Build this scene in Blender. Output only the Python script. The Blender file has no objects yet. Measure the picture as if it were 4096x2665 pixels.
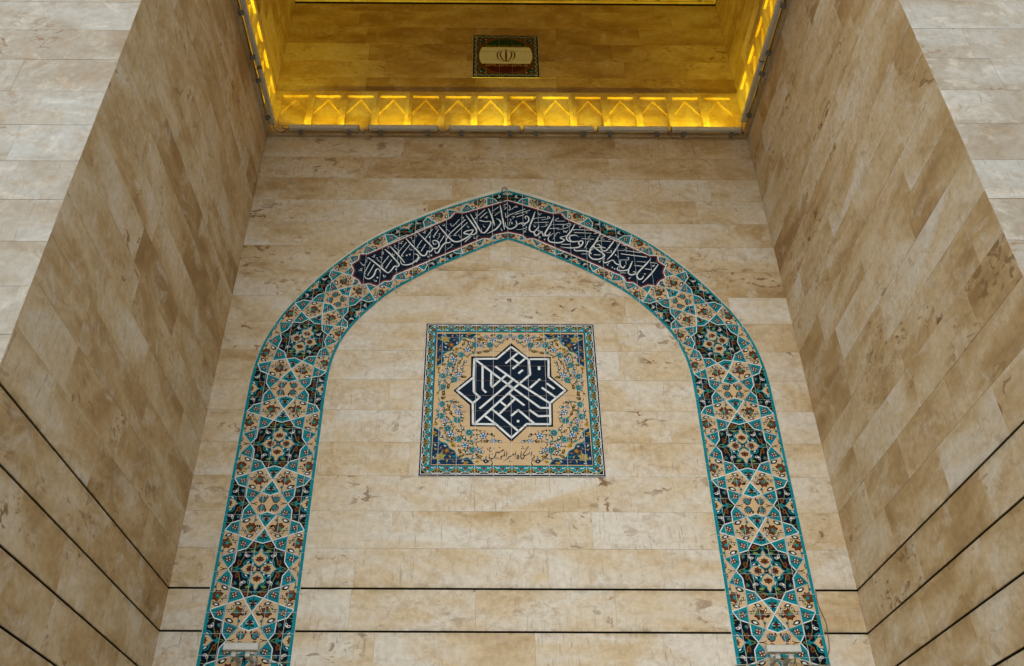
import bpy, bmesh, math, random
from mathutils import Matrix, Vector
from mathutils.geometry import tessellate_polygon

# ------------------------------------------------------------------ camera
# world: X right, Y into the portal, Z up, origin at the photographer's eye (1.7 m over the paving)
EYE = 1.7
F_PX, CX_PX, CY_PX = 3547.4272779602827, 1960.34438791, 1332.5
PITCH, YAW, ROLL = math.radians(35.63391832), math.radians(0.2507077), math.radians(0.1455438)
cp, sp, cy_, sy_ = math.cos(PITCH), math.sin(PITCH), math.cos(YAW), math.sin(YAW)
FWD = Vector((sy_*cp, cy_*cp, sp)); R0 = Vector((cy_, -sy_, 0)); U0 = R0.cross(FWD)
RGT = math.cos(ROLL)*R0 + math.sin(ROLL)*U0
UPV = -math.sin(ROLL)*R0 + math.cos(ROLL)*U0
scene = bpy.context.scene
COL = scene.collection
cam = bpy.data.cameras.new('camera'); camo = bpy.data.objects.new('camera', cam); COL.objects.link(camo)
cam.sensor_width = 36; cam.lens = F_PX/4096*36; cam.shift_x = (2048-CX_PX)/4096
cam.clip_start = .05; cam.clip_end = 2000
camo.matrix_world = Matrix(((RGT.x, UPV.x, -FWD.x, 0), (RGT.y, UPV.y, -FWD.y, 0), (RGT.z, UPV.z, -FWD.z, 0), (0, 0, 0, 1)))
scene.camera = camo
# ------------------------------------------------------------------ light
SUN_EL, SUN_AZ = math.radians(44), math.radians(198)     # azimuth from +Y clockwise: behind the photographer
w = bpy.data.worlds.new('World'); scene.world = w; w.use_nodes = True
nt = w.node_tree; nt.nodes.clear()
sky = nt.nodes.new('ShaderNodeTexSky'); sky.sky_type = 'NISHITA'; sky.sun_disc = False
sky.sun_elevation = SUN_EL; sky.sun_rotation = SUN_AZ; sky.dust_density = 0.6; sky.air_density = 1.0
hs = nt.nodes.new('ShaderNodeHueSaturation'); hs.inputs['Saturation'].default_value = 0.42
bg = nt.nodes.new('ShaderNodeBackground'); bg.inputs['Strength'].default_value = 0.15
wo = nt.nodes.new('ShaderNodeOutputWorld')
nt.links.new(sky.outputs[0], hs.inputs['Color']); nt.links.new(hs.outputs[0], bg.inputs[0]); nt.links.new(bg.outputs[0], wo.inputs[0])
sl = bpy.data.lights.new('sun', 'SUN'); sl.energy = 0.55; sl.angle = math.radians(55); sl.color = (1.0, .985, .96)
so = bpy.data.objects.new('sun', sl); COL.objects.link(so)
sd = Vector((math.sin(SUN_AZ)*math.cos(SUN_EL), math.cos(SUN_AZ)*math.cos(SUN_EL), math.sin(SUN_EL)))
so.rotation_euler = sd.to_track_quat('Z', 'Y').to_euler(); so.location = (0, -20, 20)
vs = scene.view_settings; vs.view_transform = 'Standard'; vs.look = 'None'; vs.gamma = 1; vs.use_curve_mapping = False
vs.exposure = 0.84
LAMP_W = 3.6
rng = random.Random(7)

# ------------------------------------------------------------------ helpers
D = 8.587; XL = -3.1238; XR = 3.6730; XC = 0.269; PYL, PYR = 4.76, 4.69

def wall(px, py, Y=D):
    """rectified drawing position (x, z) on the back wall of a mark measured in the survey photograph"""
    d = FWD + RGT*((px-CX_PX)/F_PX) - UPV*((py-CY_PX)/F_PX)
    return (d.x*Y/d.y, d.z*Y/d.y)

def win(x0, y0, s, Y=D):
    return lambda a, b: wall(x0+a/s, y0+b/s, Y)

def link(name, me, parent=None):
    o = bpy.data.objects.new(name, me); COL.objects.link(o)
    if parent is not None: o.parent = parent
    return o
def tag(o, label=None, cat=None, group=None, kind=None):
    if label: o['label'] = label
    if cat: o['category'] = cat
    if group: o['group'] = group
    if kind: o['kind'] = kind
    return o
def thing(name, label, cat, loc=(0, 0, 0), group=None):
    o = link(name, None); o.location = loc
    return tag(o, label, cat, group)
def obj(name, verts, faces, mats, parent=None, fm=None, smooth=False):
    """parts get vertices in world space; their thing sits at its base, so shift"""
    if parent is not None:
        L = parent.location; pp = parent.parent
        while pp is not None: L = L + pp.location; pp = pp.parent
        verts = [(v[0]-L[0], v[1]-L[1], v[2]-L[2]) for v in verts]
    me = bpy.data.meshes.new(name); me.from_pydata(verts, [], faces)
    for m in (mats if isinstance(mats, (list, tuple)) else [mats]): me.materials.append(m)
    if fm: me.polygons.foreach_set('material_index', fm)
    if smooth: me.polygons.foreach_set('use_smooth', [True]*len(me.polygons))
    me.update()
    return link(name, me, parent)

class MB:
    def __init__(s): s.v = []; s.f = []; s.m = []
    def add(s, vs_, fs, m=0):
        n = len(s.v); s.v += [tuple(v) for v in vs_]; s.f += [tuple(i+n for i in f) for f in fs]; s.m += [m]*len(fs)
    def box(s, a, b, m=0):
        (x0, y0, z0), (x1, y1, z1) = a, b
        s.add([(x0,y0,z0),(x1,y0,z0),(x1,y1,z0),(x0,y1,z0),(x0,y0,z1),(x1,y0,z1),(x1,y1,z1),(x0,y1,z1)],
              [(0,3,2,1),(4,5,6,7),(0,1,5,4),(1,2,6,5),(2,3,7,6),(3,0,4,7)], m)
    def prism(s, prof, p0, ax, u, v, L, m=0):
        """profile (a,b) in u,v at p0 run L along ax"""
        p0, ax, u, v = Vector(p0), Vector(ax), Vector(u), Vector(v)
        n = len(prof); r0 = [p0+u*a+v*b for a, b in prof]; r1 = [p+ax*L for p in r0]
        fs = [(i, (i+1) % n, n+(i+1) % n, n+i) for i in range(n)] + [tuple(range(n-1, -1, -1)), tuple(range(n, 2*n))]
        s.add(r0+r1, fs, m)
    def tube(s, pts, r, n=6, m=0):
        pts = [Vector(p) for p in pts]; rings = []
        for i, p in enumerate(pts):
            t = (pts[min(i+1, len(pts)-1)]-pts[max(i-1, 0)]).normalized()
            a = t.cross(Vector((0, 1, 0)) if abs(t.y) < .9 else Vector((1, 0, 0))).normalized(); b = t.cross(a)
            rings.append([p+a*(r*math.cos(2*math.pi*k/n))+b*(r*math.sin(2*math.pi*k/n)) for k in range(n)])
        vs_ = [v for r_ in rings for v in r_]
        fs = [(i*n+k, i*n+(k+1) % n, (i+1)*n+(k+1) % n, (i+1)*n+k) for i in range(len(pts)-1) for k in range(n)]
        fs += [tuple(range(n-1, -1, -1)), tuple(range((len(pts)-1)*n, len(pts)*n))]
        s.add(vs_, fs, m)
    def build(s, name, mats, parent=None, smooth=False):
        return obj(name, s.v, s.f, mats, parent, s.m, smooth)

def crom(pts, n=6):
    """Catmull-Rom through tuples of any length"""
    if len(pts) < 3: return [tuple(p) for p in pts]
    P = [pts[0]]+list(pts)+[pts[-1]]; out = []
    for i in range(1, len(P)-2):
        a, b, c, d = P[i-1], P[i], P[i+1], P[i+2]
        for k in range(n):
            t = k/n
            out.append(tuple(.5*(2*b[j]+(c[j]-a[j])*t+(2*a[j]-5*b[j]+4*c[j]-d[j])*t*t+(3*b[j]-a[j]-3*c[j]+d[j])*t**3) for j in range(len(b))))
    out.append(tuple(pts[-1])); return out

# ------------------------------------------------------------------ materials
def newmat(name):
    m = bpy.data.materials.new(name); m.use_nodes = True; n = m.node_tree; n.nodes.clear()
    out = n.nodes.new('ShaderNodeOutputMaterial'); b = n.nodes.new('ShaderNodeBsdfPrincipled')
    n.links.new(b.outputs[0], out.inputs[0]); return m, n, b
def N(n, t, **kw):
    x = n.nodes.new(t)
    for k, v in kw.items():
        if k in x.inputs: x.inputs[k].default_value = v
        else: setattr(x, k, v)
    return x
def ramp(n, src, stops):
    r = n.nodes.new('ShaderNodeValToRGB'); e = r.color_ramp.elements
    while len(e) < len(stops): e.new(.5)
    for k, (p, c) in enumerate(stops): e[k].position = p; e[k].color = (*c, 1) if len(c) == 3 else c
    n.links.new(src, r.inputs[0]); return r
def mix(n, fac, a, b, mode='MIX'):
    x = n.nodes.new('ShaderNodeMix'); x.data_type = 'RGBA'; x.blend_type = mode
    for s_, v in ((x.inputs[0], fac), (x.inputs[6], a), (x.inputs[7], b)):
        if hasattr(v, 'default_value') or hasattr(v, 'is_output'): n.links.new(v, s_)
        elif isinstance(v, tuple): s_.default_value = (*v, 1)
        else: s_.default_value = v
    return x.outputs[2]
def math_(n, op, a, b=0.0):
    x = n.nodes.new('ShaderNodeMath'); x.operation = op
    for s_, v in ((x.inputs[0], a), (x.inputs[1], b)):
        if hasattr(v, 'is_output'): n.links.new(v, s_)
        else: s_.default_value = v
    return x.outputs[0]

def stone_mat(name, seed, pal=((.330, .200, .078), (.480, .330, .155), (.605, .475, .290), (.665, .600, .480))):
    m, n, b = newmat(name)
    geo = N(n, 'ShaderNodeNewGeometry'); oi = N(n, 'ShaderNodeObjectInfo')
    off = N(n, 'ShaderNodeVectorMath', operation='SCALE'); 
    cmb = N(n, 'ShaderNodeCombineXYZ'); n.links.new(oi.outputs['Random'], cmb.inputs[0])
    r2 = math_(n, 'MULTIPLY', oi.outputs['Random'], 7.31); r3 = math_(n, 'MULTIPLY', oi.outputs['Random'], 3.77)
    n.links.new(r2, cmb.inputs[1]); n.links.new(r3, cmb.inputs[2]); n.links.new(cmb.outputs[0], off.inputs[0]); off.inputs[3].default_value = 57.0+seed
    add = N(n, 'ShaderNodeVectorMath', operation='ADD'); n.links.new(geo.outputs['Position'], add.inputs[0]); n.links.new(off.outputs[0], add.inputs[1])
    def tex(scale, sx=1, sz=1, detail=5, rough=.6, dist=0.0, src=add):
        mp = N(n, 'ShaderNodeMapping'); n.links.new(src.outputs[0], mp.inputs[0]); mp.inputs['Scale'].default_value = (sx, sx, sz)
        t = N(n, 'ShaderNodeTexNoise'); n.links.new(mp.outputs[0], t.inputs[0])
        t.inputs['Scale'].default_value = scale; t.inputs['Detail'].default_value = detail; t.inputs['Roughness'].default_value = rough; t.inputs['Distortion'].default_value = dist
        return t.outputs[0]
    sep = N(n, 'ShaderNodeSeparateColor'); n.links.new(oi.outputs['Color'], sep.inputs[0])
    # soft clouds from cream to tan, shifted per slab
    cl = tex(1.1, .7, 1.6, 6, .62, .6)
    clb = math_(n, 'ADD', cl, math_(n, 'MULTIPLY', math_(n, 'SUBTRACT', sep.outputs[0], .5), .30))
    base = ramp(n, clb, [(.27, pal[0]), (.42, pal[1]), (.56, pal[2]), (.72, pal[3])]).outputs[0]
    # pale chalky patches
    ch = ramp(n, tex(2.6, 1, 1.3, 7, .7, .9), [(.52, (0, 0, 0)), (.70, (1, 1, 1))]).outputs[0]
    base = mix(n, math_(n, 'MULTIPLY', ch, .60), base, (.69, .63, .52))
    # warm ochre bloom
    oc = ramp(n, tex(3.3, 1, 1, 5, .6, 1.4), [(.55, (0, 0, 0)), (.72, (1, 1, 1))]).outputs[0]
    base = mix(n, math_(n, 'MULTIPLY', oc, math_(n, 'ADD', math_(n, 'MULTIPLY', sep.outputs[2], .45), .12)), base, (.430, .270, .105))
    # brown iron stains with crisp rims, in some zones of some slabs
    st = ramp(n, tex(7.5, .75, 1.25, 5, .58, 1.1), [(.575, (0, 0, 0)), (.615, (1, 1, 1))]).outputs[0]
    zone = ramp(n, tex(1.5, 1, 1, 2, .5), [(.47, (0, 0, 0)), (.60, (1, 1, 1))]).outputs[0]
    stf = math_(n, 'MULTIPLY', math_(n, 'MULTIPLY', st, zone), math_(n, 'MULTIPLY', sep.outputs[1], .95))
    base = mix(n, stf, base, (.220, .115, .040))
    b2 = ramp(n, tex(11, .9, 1.2, 6, .68, .7), [(.50, (0, 0, 0)), (.56, (1, 1, 1))]).outputs[0]
    z2 = ramp(n, tex(2.1, 1, 1, 3, .55), [(.46, (0, 0, 0)), (.60, (1, 1, 1))]).outputs[0]
    base = mix(n, math_(n, 'MULTIPLY', math_(n, 'MULTIPLY', b2, z2), .30), base, (.370, .235, .110))
    # fine mottling
    fm = ramp(n, tex(16, 1, 1, 6, .7), [(.34, (.83, .81, .77)), (.60, (1.05, 1.05, 1.05))]).outputs[0]
    base = mix(n, .8, base, fm, 'MULTIPLY')
    # damp olive marks hugging the open grooves
    sz_ = N(n, 'ShaderNodeSeparateXYZ'); n.links.new(geo.outputs['Position'], sz_.inputs[0])
    ph_ = math_(n, 'DIVIDE', math_(n, 'SUBTRACT', sz_.outputs[2], 3.046), .42)
    dist_ = math_(n, 'ABSOLUTE', math_(n, 'SUBTRACT', ph_, math_(n, 'ROUND', ph_)))
    band_ = ramp(n, dist_, [(.02, (1, 1, 1)), (.16, (0, 0, 0))]).outputs[0]
    below = math_(n, 'LESS_THAN', sz_.outputs[2], 3.12)
    dn = ramp(n, tex(5, 1, .8, 5, .7), [(.42, (0, 0, 0)), (.62, (1, 1, 1))]).outputs[0]
    base = mix(n, math_(n, 'MULTIPLY', math_(n, 'MULTIPLY', band_, below), math_(n, 'MULTIPLY', dn, .55)), base, (.23, .17, .07))
    # hairline vertical scratches
    sc = ramp(n, tex(13, 3.4, .34, 3, .55, .2), [(.635, (0, 0, 0)), (.665, (1, 1, 1))]).outputs[0]
    base = mix(n, math_(n, 'MULTIPLY', sc, math_(n, 'MULTIPLY', sep.outputs[2], .55)), base, (.22, .18, .13))
    n.links.new(base, b.inputs['Base Color'])
    b.inputs['Roughness'].default_value = .62; b.inputs['Specular IOR Level'].default_value = .25
    bp = N(n, 'ShaderNodeBump'); bp.inputs['Strength'].default_value = .12; bp.inputs['Distance'].default_value = .01
    n.links.new(tex(30, 1, 1, 6, .7), bp.inputs['Height']); n.links.new(bp.outputs[0], b.inputs['Normal'])
    return m
STONE = stone_mat('limestone_cladding', 0)
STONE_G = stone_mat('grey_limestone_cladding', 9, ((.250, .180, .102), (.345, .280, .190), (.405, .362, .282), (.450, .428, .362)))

def plain(name, col, rough=.5, var=.12, scale=8, spec=.5, metal=0, coat=0):
    m, n, b = newmat(name)
    tc = N(n, 'ShaderNodeNewGeometry'); t = N(n, 'ShaderNodeTexNoise'); n.links.new(tc.outputs['Position'], t.inputs[0])
    t.inputs['Scale'].default_value = scale; t.inputs['Detail'].default_value = 5
    r = ramp(n, t.outputs[0], [(.3, tuple(c*(1-var) for c in col)), (.7, tuple(min(1, c*(1+var)) for c in col))])
    n.links.new(r.outputs[0], b.inputs['Base Color']); b.inputs['Roughness'].default_value = rough
    b.inputs['Specular IOR Level'].default_value = spec; b.inputs['Metallic'].default_value = metal
    return m
CORE = plain('joint_mortar', (.36, .29, .19), .9, .2, 20)
SEAL = plain('black_sealant', (.010, .009, .007), .8, .3, 15, .1)
GROUT = plain('tile_grout', (.62, .62, .58), .8, .15, 12)
CREAM = plain('cream_mortar', (.62, .60, .47), .85, .12, 6)
ALU = plain('grey_aluminium', (.62, .62, .55), .42, .1, 30, .5)
ALUD = plain('dark_aluminium', (.15, .15, .13), .5, .15, 30)
IVORY = plain('ivory_lamp_body', (.52, .50, .42), .5, .06, 20)
BLACKP = plain('black_cable', (.012, .011, .010), .6, .2, 30)
PALEC = plain('pale_cable', (.42, .38, .27), .6, .1, 30)
BROWNC = plain('brown_cable', (.16, .11, .06), .6, .1, 30)
PAVE = plain('grey_paving', (.13, .12, .10), .8, .15, 1.5)
em, en, eb = newmat('yellow_lit_lens')
eb.inputs['Base Color'].default_value = (.6, .45, .05, 1); eb.inputs['Emission Color'].default_value = (1, .70, .01, 1); eb.inputs['Emission Strength'].default_value = 4
PAL = {}
PN = []
def glaze(key, name, col, var=.10):
    PAL[key] = len(PN); PN.append(plain('glaze_'+name, col, .55, var, 5, .07))
glaze('t', 'turquoise', (.003, .215, .240), .16)
glaze('k', 'black', (.0032, .0045, .012))
glaze('n', 'navy', (.0012, .0100, .024))
glaze('s', 'sand', (.600, .415, .215), .06)
glaze('w', 'white', (.72, .74, .70), .05)
glaze('m', 'maroon', (.075, .010, .009))
glaze('b', 'brown', (.190, .060, .006))
glaze('g', 'dark_green', (.012, .015, .004))
glaze('l', 'light_green', (.17, .28, .07))
glaze('y', 'gold', (.42, .27, .02))
glaze('r', 'red', (.22, .035, .024))
glaze('u', 'blue', (.015, .06, .20))
glaze('p', 'pink', (.38, .10, .09))
glaze('o', 'border_grey', (.05, .075, .105))
glaze('d', 'deep_blue', (.004, .028, .075))
glaze('c', 'cinnamon', (.13, .055, .012))
glaze('e', 'flag_green', (.008, .045, .020))

# ------------------------------------------------------------------ ground
g = MB(); g.add([(-300, -300, -EYE), (300, -300, -EYE), (300, 300, -EYE), (-300, 300, -EYE)], [(0, 1, 2, 3)])
tag(g.build('ground', PAVE), kind='structure')

# ------------------------------------------------------------------ stone walls
def slab_geo(u0, u1, v0, v1, proud, P):
    """chamfered slab; P(u, v, out) -> world"""
    c = .0012; t = -.012
    o_ = [(u0, v0), (u1, v0), (u1, v1), (u0, v1)]
    i_ = [(u0+c, v0+c), (u1-c, v0+c), (u1-c, v1-c), (u0+c, v1-c)]
    vs_ = [P(a, b, proud) for a, b in i_]+[P(a, b, proud-c) for a, b in o_]+[P(a, b, t) for a, b in o_]
    fs = [(0, 1, 2, 3)]+[(4+k, 4+(k+1) % 4, (k+1) % 4, k) for k in range(4)]+[(8+k, 8+(k+1) % 4, 4+(k+1) % 4, 4+k) for k in range(4)]
    return vs_, fs

def courses():
    """(z0, z1) of each course from the ground up to the lower cornice, black grooves below"""
    out = []; z = 3.046
    rows = []
    zb = z-.42
    while zb > -EYE: rows.append((zb+.010, zb+.410)); zb -= .42
    rows.append((-EYE, zb+.42-.010)); rows = rows[::-1]
    k = 0
    while 3.056+.406*(k+1) < 9.57: rows.append((3.056+.406*k+.0006, 3.056+.406*(k+1)-.0006)); k += 1
    return rows
ROWS = courses()
def lay(wallobj, P, u0, u1, rows, seed, lmin=.8, lmax=1.9, tone=(.5, .22), name='stone_slab', mat=STONE):
    R = random.Random(seed); n = 0
    for z0, z1 in rows:
        u = u0; first = R.uniform(.35, lmax)
        while u < u1-.001:
            L = first if u == u0 else R.uniform(lmin, lmax)
            e = u+L
            if u1-e < .38: e = u1
            vs_, fs = slab_geo(u+.0004, e-.0004, z0, z1, R.uniform(-.0007, .0007), P)
            o = obj(name, vs_, fs, mat, wallobj); n += 1
            t = min(1, max(0, R.gauss(tone[0]-(max(0, z0-3.5)*.062 if tone[0] > .9 else 0), tone[1])))  # higher back wall rows darker: tanner stone plus daylight falloff put into colour
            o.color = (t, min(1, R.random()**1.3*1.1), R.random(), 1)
            u = e
    return n
PB = lambda u, v, o: (u, D-o, v)
PL = lambda u, v, o: (XL+o, u, v)
PR = lambda u, v, o: (XR-o, u, v)
def fixflip(P):  # outward normals are fixed by recalc
    return P
back = thing('stone_wall', 'back wall of the portal recess, beige limestone courses behind the tiled arch', 'wall', (XC, D, -EYE), 'limestone walls of the recess')
mb = MB(); mb.box((XL-.3, D+.02, -EYE), (XR+.3, D+.35, 3.07), 1); mb.box((XL-.3, D+.004, 3.07), (XR+.3, D+.35, 9.60)); mb.build('wall_core', [CORE, SEAL], back)
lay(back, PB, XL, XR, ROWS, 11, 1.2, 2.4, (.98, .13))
left = thing('stone_wall', 'left side wall of the recess, tan limestone slabs running towards the viewer', 'wall', (XL, 6.6, -EYE), 'limestone walls of the recess')
mb = MB(); mb.box((XL-.35, PYL+.03, -EYE), (XL-.02, D+.02, 3.07), 1); mb.box((XL-.35, PYL+.03, 3.07), (XL-.004, D+.004, 9.60)); mb.build('wall_core', [CORE, SEAL], left)
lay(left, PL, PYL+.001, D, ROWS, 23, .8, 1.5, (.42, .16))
right = thing('stone_wall', 'right side wall of the recess, tan limestone slabs with dark brown patches', 'wall', (XR, 6.6, -EYE), 'limestone walls of the recess')
mb = MB(); mb.box((XR+.02, PYR+.03, -EYE), (XR+.35, D+.02, 3.07), 1); mb.box((XR+.004, PYR+.03, 3.07), (XR+.35, D+.004, 9.60)); mb.build('wall_core', [CORE, SEAL], right)
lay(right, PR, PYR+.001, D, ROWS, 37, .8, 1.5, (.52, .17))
# front piers
PROWS = [(3.381+.407*k+.0008, 3.381+.407*(k+1)-.0008) for k in range(-12, 28)]
pl_ = thing('stone_pier', 'left front pier of the portal faced in pale limestone', 'pier', (XL-1.6, PYL, -EYE), 'front piers of the portal')
mb = MB(); mb.box((XL-3.2, PYL+.02, -EYE), (XL-.02, PYL+.5, 14.9)); mb.build('wall_core', CORE, pl_)
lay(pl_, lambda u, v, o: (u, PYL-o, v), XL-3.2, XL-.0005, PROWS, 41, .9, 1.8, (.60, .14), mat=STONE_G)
pr_ = thing('stone_pier', 'right front pier of the portal faced in pale grey veined limestone', 'pier', (XR+1.6, PYR, -EYE), 'front piers of the portal')
mb = MB(); mb.box((XR+.02, PYR+.02, -EYE), (XR+3.2, PYR+.5, 14.9)); mb.build('wall_core', CORE, pr_)
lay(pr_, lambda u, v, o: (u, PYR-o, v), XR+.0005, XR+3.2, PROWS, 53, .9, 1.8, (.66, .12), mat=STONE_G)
# upper walls above the frieze
URB = [10.545, 10.883, 11.286, 11.703, 12.122, 12.537, 12.735]
UR = [(a+.0008, b-.0008) for a, b in zip(URB, URB[1:])]; UR += [(12.82, 13.22), (13.2216, 13.62), (13.6216, 14.1)]
ub = thing('stone_wall', 'upper back wall above the lit frieze, dark tan stone around the emblem plaque', 'wall', (XC, D, 10.545), 'limestone walls above the frieze')
mb = MB(); mb.box((XL-.3, D+.04, 10.545), (XR+.3, D+.35, 14.2)); mb.build('wall_core', CORE, ub)
mb = MB(); mb.box((XL-.02, D+.022, 12.734), (XR+.02, D+.05, 12.83)); mb.build('shade_strip', SEAL, ub)  # black strip painted in for the shade under the upper cornice
lay(ub, lambda u, v, o: (u, D+.018-o, v), XL-.018, XR+.018, UR, 61, 1.0, 2.3, (.22, .16))
ul = thing('stone_wall', 'upper left side wall above the frieze, stone in yellow shade', 'wall', (XL, 6.6, 10.545), 'limestone walls above the frieze')
mb = MB(); mb.box((XL-.35, PYL+.03, 10.545), (XL-.04, D+.04, 14.2)); mb.build('wall_core', CORE, ul)
lay(ul, lambda u, v, o: (XL-.018+o, u, v), PYL+.002, D+.018, UR, 67, .8, 1.5, (.32, .16))
ur = thing('stone_wall', 'upper right side wall above the frieze, stone in yellow shade', 'wall', (XR, 6.6, 10.545), 'limestone walls above the frieze')
mb = MB(); mb.box((XR+.04, PYR+.03, 10.545), (XR+.35, D+.04, 14.2)); mb.build('wall_core', CORE, ur)
lay(ur, lambda u, v, o: (XR+.018-o, u, v), PYR+.002, D+.018, UR, 71, .8, 1.5, (.32, .16))
# roof of the portal (out of the picture, closes the recess)
ln = thing('shading_lintel', 'unseen lintel wall added between the two front piers to shade the upper recess', 'lintel', (XC, PYR, 9.9))  # added out of view, hung low to keep daylight off the upper walls
mb = MB(); mb.box((XL-.019, PYL+.03, 9.9), (XR+.019, PYL+.45, 14.2)); mb.build('wall_core', STONE, ln)
rf = MB(); rf.box((XL-3.2, PYR-.3, 14.9), (XR+3.2, D+.4, 15.2)); rf.box((XL-.3, PYR+.5, 14.2), (XR+.3, D+.4, 14.9))
tag(rf.build('portal_roof', STONE), 'stone roof slab closing the top of the portal recess', 'roof')

# ------------------------------------------------------------------ frieze of pointed niches and cornices
FZ0, FZ1, NT, NP, NS = 9.67, 10.54, 10.444, 10.412, 10.112
D1, D2 = .038, .036
frz = thing('niche_frieze', 'band of pointed stone niches lit yellow above the lower cornice', 'frieze', (XC, D, FZ0))
def niche(P, u0, u1, l, r, pa):
    m = MB(); z0, z1 = FZ0, FZ1; c = (l+r)/2; d1, d2 = -D1, -D1-D2
    def q(*pts): m.add([P(*p) for p in pts], [tuple(range(len(pts)))])
    q((u0, z0, 0), (l, z0, 0), (l, z1, 0), (u0, z1, 0)); q((r, z0, 0), (u1, z0, 0), (u1, z1, 0), (r, z1, 0)); q((l, NT, 0), (r, NT, 0), (r, z1, 0), (l, z1, 0))
    q((l, NT, 0), (r, NT, 0), (r, NT, d1), (l, NT, d1))
    q((l, z0, 0), (l, NT, 0), (l, NT, d1), (l, z0, d1)); q((r, z0, 0), (r, NT, 0), (r, NT, d1), (r, z0, d1))
    q((l, z0, d1), (l, NS, d1), (l, NS, d2), (l, z0, d2)); q((r, z0, d1), (r, NS, d1), (r, NS, d2), (r, z0, d2))
    q((l, NS, d1), (l, NT, d1), (c, NT, d1), (c, NP, d1)); q((r, NS, d1), (r, NT, d1), (c, NT, d1), (c, NP, d1))
    q((l, NS, d1), (c, NP, d1), (c, NP, d2), (l, NS, d2)); q((r, NS, d1), (c, NP, d1), (c, NP, d2), (r, NS, d2))
    q((l, z0, d2), (r, z0, d2), (r, NS, d2), (c, NP, d2), (l, NS, d2))
    q((u0, z1, 0), (u1, z1, 0), (u1, z1, -.06), (u0, z1, -.06))
    o = m.build('niche_panel', STONE, pa); o.color = (rng.uniform(.35, .6), rng.random()*.6, rng.random(), 1)
pit = .4775; x0 = XL+.105
for k in range(14):
    l = x0+pit*k; u0 = XL if k == 0 else l-(pit-.382)/2+.0005; u1 = XR if k == 13 else l+.382+(pit-.382)/2-.0005
    niche(PB, u0, u1, l, l+.382, frz)
sp = .4445
for P, PY in ((PL, PYL), (PR, PYR)):
    shift = 0 if P is PL else -.125
    for k in range(9):
        r_ = 8.552+shift-sp*k; l = r_-.338
        if l < PY+.02: break
        u1 = D if k == 0 else r_+.053-.0005
        u0 = l-.053+.0005
        if l-sp < PY+.02: u0 = PY
        niche(P, u0, u1, l, r_, frz)
mb = MB(); mb.box((XL-.3, D+.08, 9.6), (XR+.3, D+.35, 10.54)); mb.box((XL-.35, PYL+.03, 9.6), (XL-.08, D+.08, 10.54)); mb.box((XR+.08, PYR+.03, 9.6), (XR+.35, D+.08, 10.54))
mb.build('frieze_core', CORE, frz)
def cornice(name, label, z, h, pj, prof2=True):
    c = thing(name, label, 'cornice', (XC, D, z), 'stone cornices round the recess')
    def seg(name, v, fs):
        o = obj(name, v, fs, STONE, c); o.color = (.55, .5, .6, 1)
    def run(pts, P, cuts):
        # moulded run, split into stone lengths; P(u, out, z)
        pr = [(-.02, z), (pj-.012, z), (pj-.012, z+.022), (pj, z+.030), (pj, z+h), (-.05, z+h)]
        for a, b in zip(cuts, cuts[1:]):
            n = len(pr)
            def end(u, o): return u(o) if callable(u) else u
            v = [P(end(a, o), o, zz) for o, zz in pr]+[P(end(b, o), o, zz) for o, zz in pr]
            seg('cornice_stone', v, [(i, (i+1) % n, n+(i+1) % n, n+i) for i in range(n)]+[tuple(range(n)), tuple(range(2*n-1, n-1, -1))])
    g = .0015
    def cuts(a, b, k, ea, eb):
        xs = [a+(b-a)*i/k for i in range(k+1)]; return xs
    # back run mitred to the side runs
    nb = 6; xs = [XL+(XR-XL)*i/nb for i in range(nb+1)]
    ends = [(lambda o: XL+o)] + xs[1:-1] + [(lambda o: XR-o)]
    run(None, lambda u, o, zz: (u, D-o, zz), ends)
    for X, s, PY in ((XL, 1, PYL), (XR, -1, PYR)):
        ys = [D+(PY-D)*i/4 for i in range(5)]
        run(None, lambda u, o, zz, X=X, s=s: (X+s*o, u, zz), [(lambda o: D-o)]+ys[1:])
    return c
cornice('stone_cornice', 'lower stone cornice with yellow light bars under the niche frieze', 9.552, .118, .052)
cornice('stone_cornice', 'upper stone cornice at the very top edge of the picture', 12.790, .060, .030)

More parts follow.
